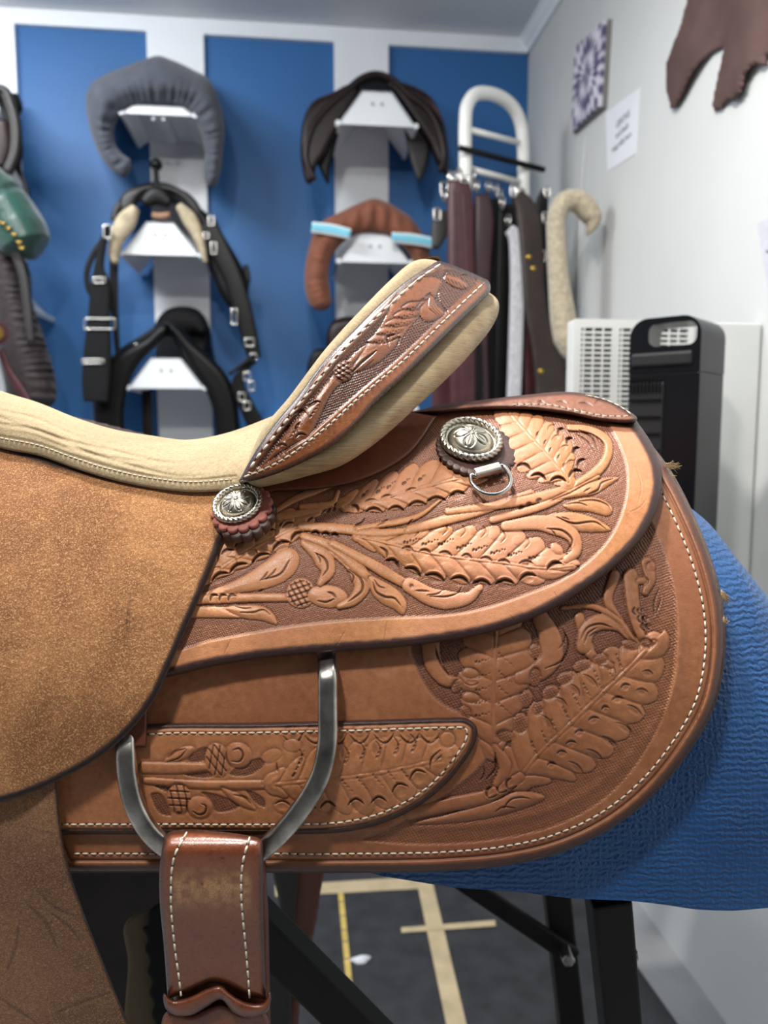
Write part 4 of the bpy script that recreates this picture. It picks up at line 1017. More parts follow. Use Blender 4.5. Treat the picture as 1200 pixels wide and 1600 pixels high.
# big leaf to the right
r.leaf([(812, 1215), (840, 1180), (880, 1142), (930, 1094), (980, 1046), (1022, 1003)], [40, 62, 66, 60, 46, 18], [26, 72, 80, 76, 66, 28], 8, .8, 1.3, 3.2)
for a in [(855, 1197, 868, 1194), (870, 1178, 885, 1177), (884, 1163, 900, 1161), (898, 1147, 912, 1144), (919, 1127, 936, 1123), (940, 1110, 951, 1106), (956, 1095, 973, 1091), (970, 1076, 984, 1071)]:
    r.cres(*a, 4, 2.2, 1.0, .85)
for a in [(889, 1190, 911, 1208), (917, 1171, 941, 1187), (941, 1151, 965, 1168), (963, 1129, 988, 1146), (980, 1102, 1003, 1118), (994, 1079, 1012, 1082), (1004, 1050, 1020, 1054)]:
    r.cres(*a, 4, 1.4, .8, .8)
for a in [(838, 1172, 842, 1186), (854, 1156, 858, 1170), (869, 1138, 874, 1152), (887, 1118, 892, 1130), (903, 1098, 910, 1112), (919, 1082, 926, 1096), (936, 1062, 945, 1088), (952, 1048, 962, 1068), (970, 1036, 976, 1052)]:
    r.teeth(a[0] - 7, a[1] - 12, a[2], a[3], 7, 1.4, .6, .7)
for a in [(848, 1118, 864, 1140), (868, 1090, 886, 1104), (893, 1070, 906, 1088), (912, 1054, 934, 1074), (946, 1033, 962, 1052)]:
    r.cres(*a, 4, 1.2, .8, .8)
# upright leaf
r.leaf([(772, 1172), (771, 1120), (771, 1070), (774, 1012), (776, 960)], [18, 46, 56, 58, 40], [14, 44, 58, 64, 40], 6, .5, 1.3, 3.0)
for y in (1030, 1053, 1074, 1094, 1114): r.teeth(744, y + 5, 764, y, 5, 1.6, .7, .8)
for y in (1022, 1050, 1074, 1100): r.teeth(780, y, 802, y + 19, 8, 1.2, .6, .6)
r.ell(735, 1052, 14, 9, .1, .9, 4); r.ell(736, 1090, 15, 9, .1, .9, 4)
r.cres(748, 1067, 726, 1067, 4, 1.5, .8, .6)
# left swirl
r.stem([(672, 1000), (676, 1035), (694, 1062), (712, 1066)], 14, 8, 13, 1.1)
r.cut([(680, 1012), (688, 1036), (702, 1056)], 1.5, 1.0); r.cut([(680, 1016), (684, 1030)], 1.4, .8)
# centre swirls
r.stem([(842, 960), (860, 1000), (858, 1030), (838, 1052), (812, 1060)], 12, 10, 20, 1.2)
r.cut([(880, 983), (888, 1008), (878, 1032), (852, 1045)], 1.8, 1.2); r.cut([(884, 993), (880, 1005), (873, 1014)], 1.4, .9)
r.stem([(905, 965), (915, 1000), (925, 1025), (955, 1040)], 8, 5, 9, 1.0)
r.stem([(912, 1010), (918, 985), (938, 972), (968, 978), (990, 1004)], 12, 5, 13, 1.15)
r.cut([(908, 998), (918, 981), (938, 975), (955, 980)], 1.5, 1.1); r.cut([(913, 1005), (919, 990), (932, 981)], 1.5, 1.0); r.cut([(920, 995), (932, 987)], 1.2, .8)
r.stem([(960, 900), (950, 938), (968, 970), (992, 1003)], 9, 4, 7, 1.2)
r.stem([(878, 950), (925, 948), (965, 968), (990, 1000)], 3, 3, 5, .9)
r.stem([(985, 900), (990, 950), (1000, 990), (1012, 1010)], 12, 5, 10, 1.15)
for x, y in ((996, 955), (1004, 967), (1009, 979)): r.cres(x - 4, y - 6, x - 2, y + 6, -4, 2.2, 1.1, .9); r.cres(x + 3, y - 5, x + 6, y + 5, -4, 1.8, .9, .8)
r.cut([(1030, 920), (1022, 940), (1022, 962)], 1.4, .9); r.cut([(1033, 935), (1026, 958)], 1.2, .8)
r.stem([(1010, 880), (1016, 905), (1008, 925)], 9, 6, 9, 1.1); r.ell(1017, 886, 8, 9, 0, .5, 4); r.ell(1003, 908, 10, 6, 0, .6, 4)
# dark beaded petals between the leaves
for x, y, a, b, t in ((714, 1072, 8, 12, .5), (727, 1112, 8, 10, -.6), (836, 1018, 9, 12, -.2), (836, 1058, 9, 15, .1), (822, 1092, 10, 14, .2), (841, 1107, 7, 12, .5), (813, 1130, 12, 16, .1), (789, 1150, 14, 9, .2),
                      (882, 1060, 13, 9, -.5), (860, 1082, 14, 10, -.5), (910, 1040, 15, 9, -.4), (938, 1030, 12, 8, -.2), (985, 1008, 14, 8, .3), (1010, 1005, 10, 7, .3)):
    r.ell(x, y, a, b, t, .55, 4, 1.2); 
    w = r.win(np.array([[x - 16, y - 16], [x + 16, y + 16]]), 0)
    q = ((r.X[w] - x) / (a * .9))**2 + ((r.Y[w] - y) / (b * .9))**2; r.M[w] = np.maximum(r.M[w], .75 * np.clip(1.3 - q, 0, 1))
# bottom bud and stalk
r.stem([(640, 1272), (700, 1258), (760, 1245), (812, 1215)], 9, 9, 11, 1.1)
r.blob([(640, 1288), (700, 1272), (770, 1252), (812, 1236), (852, 1246), (800, 1268), (740, 1282), (680, 1288)], 1.1, 5)
r.cut([(786, 1264), (798, 1250), (815, 1246), (828, 1248)], 1.5, 1.0); r.cut([(774, 1268), (786, 1261), (804, 1262)], 1.4, .9)
for x, y in ((765, 1238), (782, 1230), (796, 1224)): r.cres(x - 3, y + 8, x + 3, y - 8, 5, 2.6, 1.3, .95); r.cut([(x - 2, y + 9), (x + 6, y + 7), (x + 11, y + 4)], 1.4, .9)
r.stem([(772, 1165), (790, 1200), (775, 1225)], 4, 5, 11, 1.0)
r.cut([(774, 1176), (774, 1200), (760, 1218)], 1.6, 1.1); r.cut([(756, 1198), (756, 1210), (750, 1220)], 1.3, .9)
r.dashes(skl, 13, 9.5)
# light basket stamping towards the border
r.S = np.maximum(r.M, .9 * sstep(sdk, 66, 74) * (r.X > 640) * (r.M > .2))
r.M *= np.where(r.M > .3, .42 + .5 * (1 - sstep(sdk, 60, 130) * 0 - sstep(140 - sdk, 0, 70)), 1)
r.finish(.30, 6.5, .5); r.gain = 1.7
SKR = r
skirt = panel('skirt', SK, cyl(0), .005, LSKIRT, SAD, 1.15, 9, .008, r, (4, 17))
tag(skirt, 'lower tooled skirt with white stitched border')
thread('stitching', skl, cyl(0), .0052, THR, skirt)
wool = panel('skirt_lining', [(x + (7 if x > 900 else 0) * .6, y + (3 if y > 1300 else 0)) for x, y in SK], cyl(-.010), .006, SUF, SAD, 5, 5, .01)

# ---- rigging plate with its ring
RP = [(40, 1304), (40, 1304), (40, 1150), (40, 1150), (232, 1131), (400, 1129), (600, 1124), (700, 1121), (728, 1122), (744, 1134), (743, 1160), (722, 1195), (690, 1232), (650, 1262), (600, 1286), (540, 1300), (440, 1304), (250, 1304)]
rl1 = inset(RP, 16, lambda x, y: x > 210 and y < 1160 or (x > 90 and y > 1140))
if rl1[0, 1] > rl1[-1, 1]: rl1 = rl1[::-1]
r = Relief(30, 1100, 760, 1320); r.bg = -.1
sdp = sdist(r.X, r.Y, spline(RP, True))
r.H -= .8 * np.exp(-((sdp - 8.5) / 1.6)**2); r.C = np.maximum(r.C, .5 * np.exp(-((sdp - 8.5) / 1.6)**2))
def mat_patch(R, pts, d=.5):
    P = spline(pts, True); w = R.win(P, 3); s_ = sdist(R.X[w], R.Y[w], P); k = sstep(s_, -1, 2); R.H[w] -= d * k; R.M[w] = np.maximum(R.M[w], k * .9)
for pts in ([(292, 1188), (310, 1170), (330, 1168), (326, 1185), (300, 1192)], [(288, 1210), (310, 1206), (330, 1206), (332, 1214), (300, 1215)], [(358, 1210), (385, 1190), (410, 1185), (414, 1194), (395, 1210), (375, 1214)],
            [(225, 1214), (250, 1220), (266, 1230), (262, 1238), (240, 1228)], [(236, 1240), (252, 1240), (264, 1262), (268, 1275), (250, 1272), (240, 1258)], [(314, 1238), (335, 1240), (362, 1250), (375, 1260), (350, 1270), (336, 1268), (330, 1252)],
            [(384, 1234), (398, 1238), (414, 1250), (414, 1262), (400, 1256)], [(515, 1228), (535, 1215), (548, 1214), (540, 1226)]): mat_patch(r, pts)
for i, (a, b) in enumerate([((225, 1205), (330, 1200)), ((240, 1218), (430, 1222)), ((330, 1222), (530, 1228)), ((440, 1224), (560, 1218))]):
    r.H += 0
r.bg = -.25
r.stem([(225, 1200), (290, 1200), (330, 1198)], 9, 5, 9, .8); r.stem([(228, 1220), (310, 1226), (420, 1226), (520, 1222)], 5, 5, 7, .8)
r.stem([(440, 1225), (520, 1216), (600, 1205), (690, 1186)], 5, 2.5, 4, 1.0)
r.leaf([(430, 1226), (500, 1219), (560, 1213), (620, 1203), (688, 1187)], [20, 50, 55, 52, 34], [18, 48, 62, 54, 22], 8, .6, 1.0, 3)
for x in (458, 492, 527, 562, 600, 640, 672): r.cres(x - 15, 1148 + (672 - x) * .012, x + 15, 1146, -14, 1.6, .9, .8); r.ell(x, 1144 + 0, 13, 7, 0, .15, 4, .3)
for x, y in ((468, 1196), (500, 1196), (540, 1194), (565, 1188), (590, 1186), (618, 1180), (645, 1176)): r.cres(x - 3, y - 28, x, y, 6, 1.5, .8, .7); r.teeth(x - 2, y - 2, x + 8, y - 24, 8, 1.4, .6, .7)
for x, y in ((480, 1260), (512, 1258), (556, 1254), (592, 1251), (625, 1234), (653, 1213)): r.cres(x - 12, y + 4, x + 12, y + (2 if x < 600 else -5), 9, 2.2, 1.3, .95)
for x, y in ((535, 1220), (558, 1216), (583, 1211), (607, 1207), (628, 1203)): r.teeth(x, y, x + 18, y + 20, 8, 1.3, .6, .7)
r.cut([(672, 1202), (674, 1186), (688, 1172)], 1.6, 1.0); r.cut([(680, 1190), (690, 1180)], 1.2, .7)
r.ell(699, 1156, 12, 12, 0, .35, 3, 1.6)
r.ell(340, 1188, 20, 27, -.2, .9, 6); r.hatch(340, 1188, 19, 27, -.2, 3, 10.5, .9, 1.75, 1.3)
r.ell(372, 1180, 22, 20, .3, .9, 6); r.cut([(364, 1172), (374, 1170), (380, 1180), (374, 1190), (362, 1190)], 1.8, 1.0); r.cut([(354, 1170), (354, 1184), (360, 1196)], 1.4, .9)
r.ell(280, 1248, 19, 25, -.1, .9, 6); r.hatch(280, 1248, 19, 25, 0, 3, 11, .05, 1.35, 1.3)
r.ell(312, 1262, 20, 18, .3, .9, 6); r.cut([(302, 1268), (310, 1273), (320, 1270), (322, 1260), (314, 1256)], 1.6, 1.0); r.cut([(292, 1250), (292, 1262), (296, 1272)], 1.4, .9)
r.blob([(256, 1190), (270, 1175), (292, 1166), (304, 1168), (296, 1182), (278, 1190)], .8, 4); r.cut([(262, 1184), (275, 1174), (290, 1170)], 1.5, .9); r.cut([(262, 1190), (280, 1184), (291, 1172)], 1.3, .8)
r.blob([(345, 1230), (372, 1240), (392, 1252), (400, 1266), (380, 1262), (356, 1246)], .8, 4); r.cut([(366, 1242), (382, 1246), (392, 1256)], 1.6, 1.0)
r.ell(424, 1181, 16, 10, -.4, .2, 4, 1.2); r.ell(457, 1165, 14, 10, .1, .2, 4, 1.2); r.cut([(432, 1192), (434, 1206)], 1.8, .8)
r.ell(442, 1262, 15, 10, .4, .3, 4, 1); r.cres(430, 1256, 454, 1260, 6, 1.8, 1.1, .9)
r.teeth(458, 1213, 470, 1188, 6, 1.8, .8, .9)
r.dashes(rl1, 13, 9.5)
r.finish(.30, 6, .5); r.gain = 1.7
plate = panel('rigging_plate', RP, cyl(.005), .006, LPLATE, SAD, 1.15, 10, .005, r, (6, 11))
tag(plate, 'dark edged rigging plate tooled with flowers and leaves')
thread('stitching', rl1, cyl(.005), .0062, THR, plate)

# ---- rear jockey (big upper tooled leaf shape)
JK = [(235, 1063), (235, 1063), (270, 1056), (330, 1042), (400, 1030), (500, 1020), (600, 1013), (700, 1001), (780, 984), (850, 958), (915, 920), (965, 882), (1005, 838), (1028, 790), (1034, 745), (1022, 700), (994, 656), (994, 656),
      (940, 645), (880, 636), (800, 628), (700, 630), (600, 660), (480, 700), (400, 730), (340, 790), (300, 860)]
r = Relief(220, 600, 1060, 1080)
r.field([(270, 1012), (330, 1001), (440, 981), (520, 971), (600, 966), (700, 961), (760, 950), (820, 930), (880, 905), (930, 868), (960, 830), (978, 780), (980, 735), (970, 700), (950, 661), (950, 661), (880, 640), (800, 634), (700, 640), (600, 670), (470, 712), (400, 745), (330, 830), (290, 900)], .85, 2.5)
# left leaf
r.leaf([(318, 912), (350, 885), (400, 855), (450, 830), (486, 812)], [50, 52, 48, 38, 26], [4, 18, 22, 24, 6], 6, .6, 1.2, 2)
for a in [(331, 909, 357, 896), (359, 896, 386, 881), (394, 880, 421, 866), (426, 861, 452, 847), (455, 845, 476, 833)]: r.cres(*a, 6, 3.4, 2.0, 1)
for a in [(346, 866, 364, 859), (367, 854, 381, 848), (391, 844, 406, 838), (414, 834, 429, 828), (441, 824, 458, 817), (480, 822, 489, 809)]: r.cres(*a, 3.5, 2.4, 1.4, 1)
for a in [(418, 826, 428, 814), (437, 820, 448, 808), (360, 838, 372, 830), (390, 836, 400, 826)]: r.teeth(*a, 5, 1.6, .8, .9)
for a in [(333, 887, 344, 893), (356, 870, 370, 881), (388, 858, 402, 868), (420, 845, 434, 852)]: r.cut([(a[0], a[1]), ((a[0] + a[2]) / 2 + 5, (a[1] + a[3]) / 2 - 3), (a[2], a[3])], 1.2, .6, .5)
# bud, stalk and drop leaf at lower left
r.blob([(285, 934), (330, 922), (380, 900), (415, 876), (440, 858), (458, 857), (468, 870), (464, 890), (446, 908), (415, 920), (370, 928), (320, 938)], 1.3, 6)
r.cut([(410, 906), (438, 897), (452, 876)], 1.6, 1.0); r.cut([(407, 907), (414, 900), (418, 894)], 1.2, .8); r.cut([(416, 904), (426, 896), (431, 889)], 1.2, .8)
r.stem([(265, 938), (340, 936), (400, 934), (452, 934)], 8, 6, 7, 1.2)
r.cut([(404, 925), (411, 921)], 1.8, .8)
for x in (333, 347, 361): r.cres(x - 4, 940, x + 8, 931, 6, 2.3, 1.4, 1)
r.stem([(262, 955), (310, 956), (380, 958)], 10, 8, 9, 1.0)
r.blob([(350, 950), (385, 945), (412, 948), (428, 960), (433, 976), (410, 970), (380, 966)], 1.2, 4)
r.cut([(368, 948), (382, 951), (392, 950)], 1.2, .8); r.cut([(376, 957), (396, 957), (412, 953), (422, 960)], 1.4, 1.0)
# thistle
r.ell(470, 927, 23, 24, .2, 1.4, 5); r.hatch(470, 927, 22, 23, 0, 3, 8.5, -.33, 1.05, 1.5)
r.ell(512, 932, 32, 18, .1, 1.3, 6); r.cut([(497, 939), (510, 941), (522, 936)], 1.8, 1.1); r.cut([(512, 925), (520, 928), (525, 934)], 2, 1.0)
# swirls right of the thistle
r.stem([(478, 848), (502, 868), (512, 892), (500, 912)], 9, 5, 16, 1.3)
r.cut([(493, 864), (508, 874), (512, 888), (504, 900)], 1.9, 1.2); r.cut([(495, 866), (500, 874), (500, 880)], 1.4, .9)
r.stem([(520, 860), (556, 888), (566, 915), (552, 938), (530, 948)], 7, 4, 15, 1.3)
r.cut([(545, 890), (564, 905), (566, 922), (552, 935), (544, 940)], 2.2, 1.3); r.cut([(543, 892), (552, 900), (550, 912)], 1.8, 1.0)
r.stem([(474, 838), (520, 855), (560, 890), (600, 922)], 6, 5, 9, 1.3)
r.stem([(520, 850), (570, 876), (620, 905), (680, 938)], 6, 5, 9, 1.3)
r.stem([(640, 915), (680, 935), (730, 935), (750, 918)], 12, 5, 15, 1.2)
r.cut([(650, 923), (670, 924)], 1.6, .9); r.cut([(668, 930), (684, 928), (692, 922)], 1.4, .9); r.cut([(672, 932), (700, 932), (716, 926), (721, 917)], 1.5, 1.1); r.scoop(643, 916, 4, 4, 0, .6, .6)
r.blob([(576, 900), (600, 908), (625, 925), (636, 945), (630, 961), (615, 952), (595, 942), (580, 925)], 1.3, 5)
r.cut([(583, 910), (588, 925), (602, 933), (616, 935), (626, 946)], 2, 1.2); r.cut([(585, 906), (592, 916), (601, 919)], 1.5, .9)
# main centre leaf
r.leaf([(560, 838), (610, 850), (660, 862), (720, 872), (790, 880), (850, 888), (895, 884)], [10, 26, 42, 52, 58, 48, 14], [12, 26, 38, 40, 34, 28, 8], 9, .9, 1.4, 2.2)
for a in [(632, 848, 655, 842), (661, 851, 684, 843), (686, 851, 708, 842), (715, 857, 736, 849), (740, 860, 761, 853), (768, 865, 789, 858), (795, 868, 815, 862), (827, 873, 842, 868)]: r.teeth(*a, 6, 1.7, .9, 1)
for a in [(629, 857, 646, 861), (656, 861, 673, 865), (687, 864, 706, 869), (722, 869, 737, 872), (751, 873, 769, 877), (779, 877, 797, 881), (812, 880, 833, 881)]: r.cres(*a, 4, 2.2, 1.2, .8)
for a in [(603, 876, 623, 886), (633, 888, 657, 901), (665, 899, 694, 908), (705, 905, 732, 911), (739, 912, 766, 914), (774, 913, 803, 912), (812, 907, 837, 900), (855, 890, 878, 881)]: r.cres(*a, 6, 3.6, 2.2, 1)
for x, y in ((636, 869), (667, 882), (698, 889), (733, 895), (770, 893), (805, 890), (850, 880)): r.scoop(x, y, 13, 11, .4, -.45)
for x, y in ((640, 826), (684, 824), (712, 827), (744, 828), (775, 836), (812, 845)): r.scoop(x, y, 13, 9, .2, -.45); r.cut([(x + 11, y - 6), (x + 15, y + 3), (x + 8, y + 12)], 1.3, .8, .6)
for a in [(594, 855, 604, 872)]: r.cut([a[:2], (604, 862), a[2:]], 2.2, 1.2)
# long upper stem that sweeps to the right
r.stem([(470, 822), (530, 826), (600, 833), (660, 826)], 7, 4, 8, 1.2)
r.stem([(640, 828), (700, 812), (760, 795), (830, 770)], 7, 5, 8, 1.1); r.stem([(560, 826), (650, 808), (690, 780)], 4, 2, 5, 1.0)
r.cut([(553, 823), (566, 816), (570, 810)], 1.5, 1); r.cut([(590, 821), (606, 812)], 1.3, .9); r.cut([(636, 820), (644, 812)], 1.3, .9)
for x in (492, 508, 522): r.cres(x - 5, 833 + (x - 492) * .12, x + 7, 836 + (x - 492) * .12, 4, 2.6, 1.3, 1)
for x in (501, 510, 519): r.cut([(x, 803 - (x - 501) * .25), (x + 6, 797 - (x - 501) * .25)], 2, 1.0)
r.stem([(700, 800), (760, 792), (830, 780), (900, 760), (945, 722), (950, 692), (925, 672), (890, 668)], 5, 5, 9, 1.3)
r.cut([(905, 672), (925, 684), (934, 702)], 1.4, .9); r.cut([(900, 678), (918, 690), (930, 706)], 1.2, .8)
r.stem([(770, 812), (850, 790), (890, 770), (935, 745)], 6, 3, 6, 1.1)
r.blob([(862, 782), (890, 770), (925, 752), (968, 746), (950, 760), (930, 772), (895, 778)], 1.2, 4); r.cut([(920, 772), (935, 765), (940, 755), (958, 748)], 1.8, 1.1); r.cut([(913, 768), (922, 763)], 1.3, .8)
r.blob([(880, 790), (910, 778), (940, 780), (958, 795), (952, 806), (920, 800), (890, 797)], 1.1, 4); r.cut([(905, 783), (930, 782), (950, 790), (954, 797)], 1.6, 1.0); r.cut([(884, 788), (905, 786), (917, 790)], 1.3, .8)
r.blob([(850, 808), (890, 800), (930, 810), (955, 828), (920, 832), (890, 828), (868, 820)], 1.2, 5); r.cut([(870, 808), (895, 818), (930, 816), (946, 826)], 1.8, 1.1); r.cut([(878, 808), (890, 812)], 1.2, .7)
r.stem([(790, 822), (850, 818), (895, 838), (900, 862), (885, 875)], 8, 6, 14, 1.3); r.cut([(855, 826), (880, 830), (894, 845), (886, 862)], 1.9, 1.2); r.cut([(862, 828), (868, 836)], 1.4, .9)
r.ell(870, 858, 12, 8, .7, .9, 4)
for x, y in ((814, 793), (826, 788), (842, 782)): r.scoop(x, y, 5.5, 4, -.4, .9, .75)
# right leaf
r.leaf([(888, 752), (862, 718), (836, 690), (806, 656), (796, 644)], [14, 46, 52, 44, 26], [12, 40, 42, 34, 18], 7, .6, 1.3, 2.2)
for a in [(808, 729, 829, 734), (830, 744, 853, 750), (860, 752, 884, 752), (889, 746, 909, 737)]: r.cres(*a, 6, 3.0, 1.8, 1)
for a in [(903, 729, 914, 718), (897, 709, 905, 700), (886, 694, 894, 685), (873, 680, 880, 670)]: r.cres(*a, 4, 3.0, 1.6, 1)
for x, y in ((838, 681), (850, 694), (858, 706), (871, 717), (880, 730)): r.cut([(x, y), (x + 3, y - 6)], 1.6, .9)
for a in [(872, 705, 888, 696), (862, 688, 876, 680), (885, 726, 897, 720), (856, 672, 866, 664)]: r.cres(*a, 3, 1.6, .8, .5)
# upper left leaf in the cantle's shade
r.leaf([(540, 792), (600, 778), (660, 762), (715, 748), (770, 738)], [18, 34, 40, 36, 14], [10, 22, 26, 24, 8], 7, .8, 1.2, 2)
for a in [(548, 790, 560, 800), (572, 799, 597, 800), (608, 796, 631, 798), (638, 791, 665, 788), (668, 783, 696, 782), (703, 776, 726, 772)]: r.cres(*a, 5, 3.0, 1.6, .95)
for a in [(566, 775, 574, 766), (589, 769, 600, 760), (606, 762, 617, 752), (630, 756, 640, 747), (655, 750, 664, 742)]: r.teeth(*a, 4, 1.8, .8, .9)
for a in [(570, 784, 588, 781), (596, 778, 612, 774), (634, 768, 650, 763)]: r.cres(*a, 2, 1.5, .8, .8)
r.stem([(428, 800), (460, 780), (510, 760), (545, 745)], 4, 3, 6, .9); r.stem([(436, 808), (480, 800), (520, 790)], 6, 2, 5, 1.0)
r.stem([(470, 792), (520, 785), (528, 768)], 4, 3, 5, 1.0)
sj = sdist(r.X, r.Y, spline(JK, True))
r.M *= 1.0
# worn crease lines in the plain border
for pts in ([(600, 1000), (604, 972)], [(798, 962), (806, 974)], [(866, 925), (874, 940)], [(540, 985), (525, 1010)], [(360, 1000), (350, 1022)], [(994, 730), (1002, 760), (998, 785)], [(985, 800), (1000, 792), (1010, 780)]): r.cut(pts, .8, .25, .35)
r.finish(.38, 4.8, .48); r.gain = 1.25
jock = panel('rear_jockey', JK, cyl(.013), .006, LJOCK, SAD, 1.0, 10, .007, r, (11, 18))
tag(jock, 'large rounded rear jockey carved with feathery leaves and a thistle')

# ---- dark housing under the cantle and the seat jockey
HS = [(385, 775), (430, 768), (500, 764), (560, 752), (610, 730), (648, 702), (684, 650), (684, 650), (600, 640), (470, 700), (390, 745)]
panel('cantle_housing', HS, cyl(.021), .004, LDARK, SAD, 2, 5, .008, None, (-2, 4))
# ---- ridge cover piece with stitches
RD = [(640, 645), (690, 634), (760, 624), (830, 616), (880, 612), (925, 617), (965, 632), (996, 654), (990, 660), (940, 658), (890, 648), (820, 640), (740, 641), (680, 646)]
r = Relief(620, 600, 1010, 670)
r.H += .3 * vnoise(r.X, r.Y, 5, 4)
for a in [(905, 630, 925, 634), (930, 630, 940, 624), (870, 628, 885, 631), (840, 628, 850, 630)]: r.cres(*a, 2, 1.6, .8, .9)
rds = np.array(spline([(800, 632), (860, 633), (905, 643), (950, 650), (985, 648), (972, 637), (945, 624), (915, 617)], False))
r.dashes(rds, 11, 7.5); r.finish()
ridge = panel('ridge_cover', RD, cyl(.020), .006, leather('ridge_leather', (120, 74, 56), (142, 90, 66), (98, 60, 46), (66, 38, 32), .42, .5, 30), SAD, 1.3, 8, .006, r, (3, 8))
thread('stitching', rds, cyl(.020), .006, THR, ridge, 11, 7.5, .0005)

# ---- lower fender (hangs down on the left) and upper seat jockey, both rough-out suede
FD = [(-120, 1180), (-120, 1180), (88, 1215), (88, 1215), (96, 1300), (112, 1370), (140, 1450), (172, 1530), (205, 1612), (232, 1700), (240, 1760), (240, 1760), (-120, 1760), (-120, 1760)]
def fsurf(u, v, h=0.0): return plane(lambda u, v: .484 + 0 * u + .010 * np.sin((u + 100) / 90.0) * .3 + .02 * sstep(v, 1250, 1700) - .006 * np.sin(u / 150.))(u, v, h)
r = Relief(-130, 1170, 260, 1770)
for pts, w_, d_ in (([(60, 1395), (90, 1420), (118, 1432)], 2.5, .5), ([(70, 1420), (110, 1450), (125, 1470)], 2.5, .5), ([(85, 1585), (120, 1570), (175, 1550)], 2.5, .9), ([(10, 1520), (25, 1480), (30, 1440)], 3, .5), ([(0, 1560), (60, 1600)], 3, .5), ([(40, 1410), (70, 1440), (90, 1480)], 4, .4)):
    r.cut(pts, w_, d_, .55)
panel('fender', FD, fsurf, .0045, SUF, SAD, 2.2, 5, .004, r, (0, 7))
SJ = [(-140, 640), (-140, 640), (0, 690), (120, 728), (240, 752), (330, 756), (400, 752), (408, 775), (396, 800), (370, 822), (352, 836), (338, 870), (318, 920), (292, 980), (266, 1040), (240, 1095), (205, 1140), (160, 1180), (100, 1215), (45, 1240), (-10, 1256), (-140, 1270), (-140, 1270)]
r = Relief(-150, 620, 420, 1290)
r.H += 1.6 * (vnoise(r.X, r.Y, 110, 12) - .5) + .5 * (vnoise(r.X, r.Y, 30, 13) - .5)
r.C = np.maximum(r.C, .9 * sstep(vnoise(r.X, r.Y, 5, 8), .2, .5) * np.exp(-((r.X - 198 - (985 - r.Y) * .08) / 3.2)**2 - ((r.Y - 968) / 20)**2))
r.C = np.maximum(r.C, .45 * np.exp(-((r.X - 203) / 3)**2 - ((r.Y - 932) / 6)**2))
r.C = np.maximum(r.C, .25 * np.exp(-((r.X - 100) / 9)**2 - ((r.Y - 770) / 6)**2))
def sjs(u, v, h=0.0): return cyl(.020)(u, v, h)
seatj = panel('seat_jockey', SJ, sjs, .0055, SUB, SAD, 1.5, 8, .006, r, (8, 14))
tag(seatj, 'rough brown suede seat jockey with a dark cut edge')

# ---- suede seat
Lp = spline([(-160, 640), (-80, 668), (0, 700), (60, 712), (120, 733), (180, 751), (240, 763), (300, 769), (378, 766)], False, 2)
Tp = spline([(-160, 540), (-80, 575), (0, 610), (60, 629), (120, 653), (180, 671), (240, 681), (290, 687), (340, 680), (380, 668), (428, 649)], False, 2)
def seat_w(u, v):
    lo = np.interp(u, Lp[:, 0], Lp[:, 1]); hi = np.interp(u, Tp[:, 0], Tp[:, 1])
    return np.clip((lo - v) / (lo - hi), 0, 1)
def seatS(u, v, h=0.0):
    lo = np.interp(u, Lp[:, 0], Lp[:, 1])
    y0 = cyl(.027)(u, lo + 0 * v)[..., 1]
    w = seat_w(u, v); Y = y0 + (.665 - y0) * (1 - np.sqrt(np.clip(1 - w**2 * .97, 0, 1)))
    d = ray(u, v); return d * (Y / d[..., 1] - h / np.linalg.norm(d, axis=-1))[..., None]
SE = [tuple(p) for p in Lp[::12]] + [(378, 766), (378, 766)] + [(388, 742), (410, 690), (428, 649), (428, 649)] + [tuple(p) for p in Tp[::-12]][1:] + [(-160, 540), (-160, 540), (-160, 640), (-160, 640)]
r = Relief(-170, 530, 425, 780)
for w_, u0, u1, am in ((.34, 60, 330, .9), (.42, -40, 180, 1.0), (.46, 150, 300, .8), (.52, 20, 260, 1.2), (.58, 120, 370, .8), (.64, -60, 150, 1.2), (.70, 60, 240, .9), (.76, 170, 350, .7), (.50, -90, 30, 1.3), (.80, -20, 110, .8)):
    uu = np.linspace(u0, u1, 12); ww = w_ + .05 * np.sin(uu / 40. + w_ * 30)
    vv = np.interp(uu, Lp[:, 0], Lp[:, 1]) * (1 - ww) + np.interp(uu, Tp[:, 0], Tp[:, 1]) * ww
    P = np.stack([uu, vv], 1); w = r.win(P, 10); d, t, sg, _, _ = seg_dist(r.X[w], r.Y[w], P, False)
    r.H[w] -= am * 1.1 * np.exp(-(d / 2.6)**2) * np.sin(np.pi * t); r.H[w] += am * .6 * np.exp(-((d - 5) / 3)**2) * np.sin(np.pi * t)
for off in (14, 19):
    P = spline([(0, 700 - off), (60, 712 - off), (120, 733 - off), (180, 751 - off), (240, 763 - off), (300, 769 - off), (368, 763 - off)], False)
    w = r.win(P, 5); d, t, sg, _, _ = seg_dist(r.X[w], r.Y[w], P, False)
    r.H[w] -= (.9 if off == 19 else .5) * np.exp(-(d / 1.8)**2); r.C[w] = np.maximum(r.C[w], .14 * np.exp(-(d / 1.5)**2))
r.dashes(spline([(0, 684), (60, 696), (120, 717), (180, 735), (240, 747), (300, 753), (362, 749)], False), 8, 5, 1.4, .5)
r.C *= .5
seat = panel('seat', SE, seatS, .003, SUS, SAD, 1.5, 4, .012, r, (-3, 1))
tag(seat, 'cream suede seat with wrinkles and a sewn lower edge')
thread('stitching', spline([(0, 684), (60, 696), (120, 717), (180, 735), (240, 747), (300, 753), (362, 749)], False), seatS, .0032, THR, seat, 8, 6, .0004)
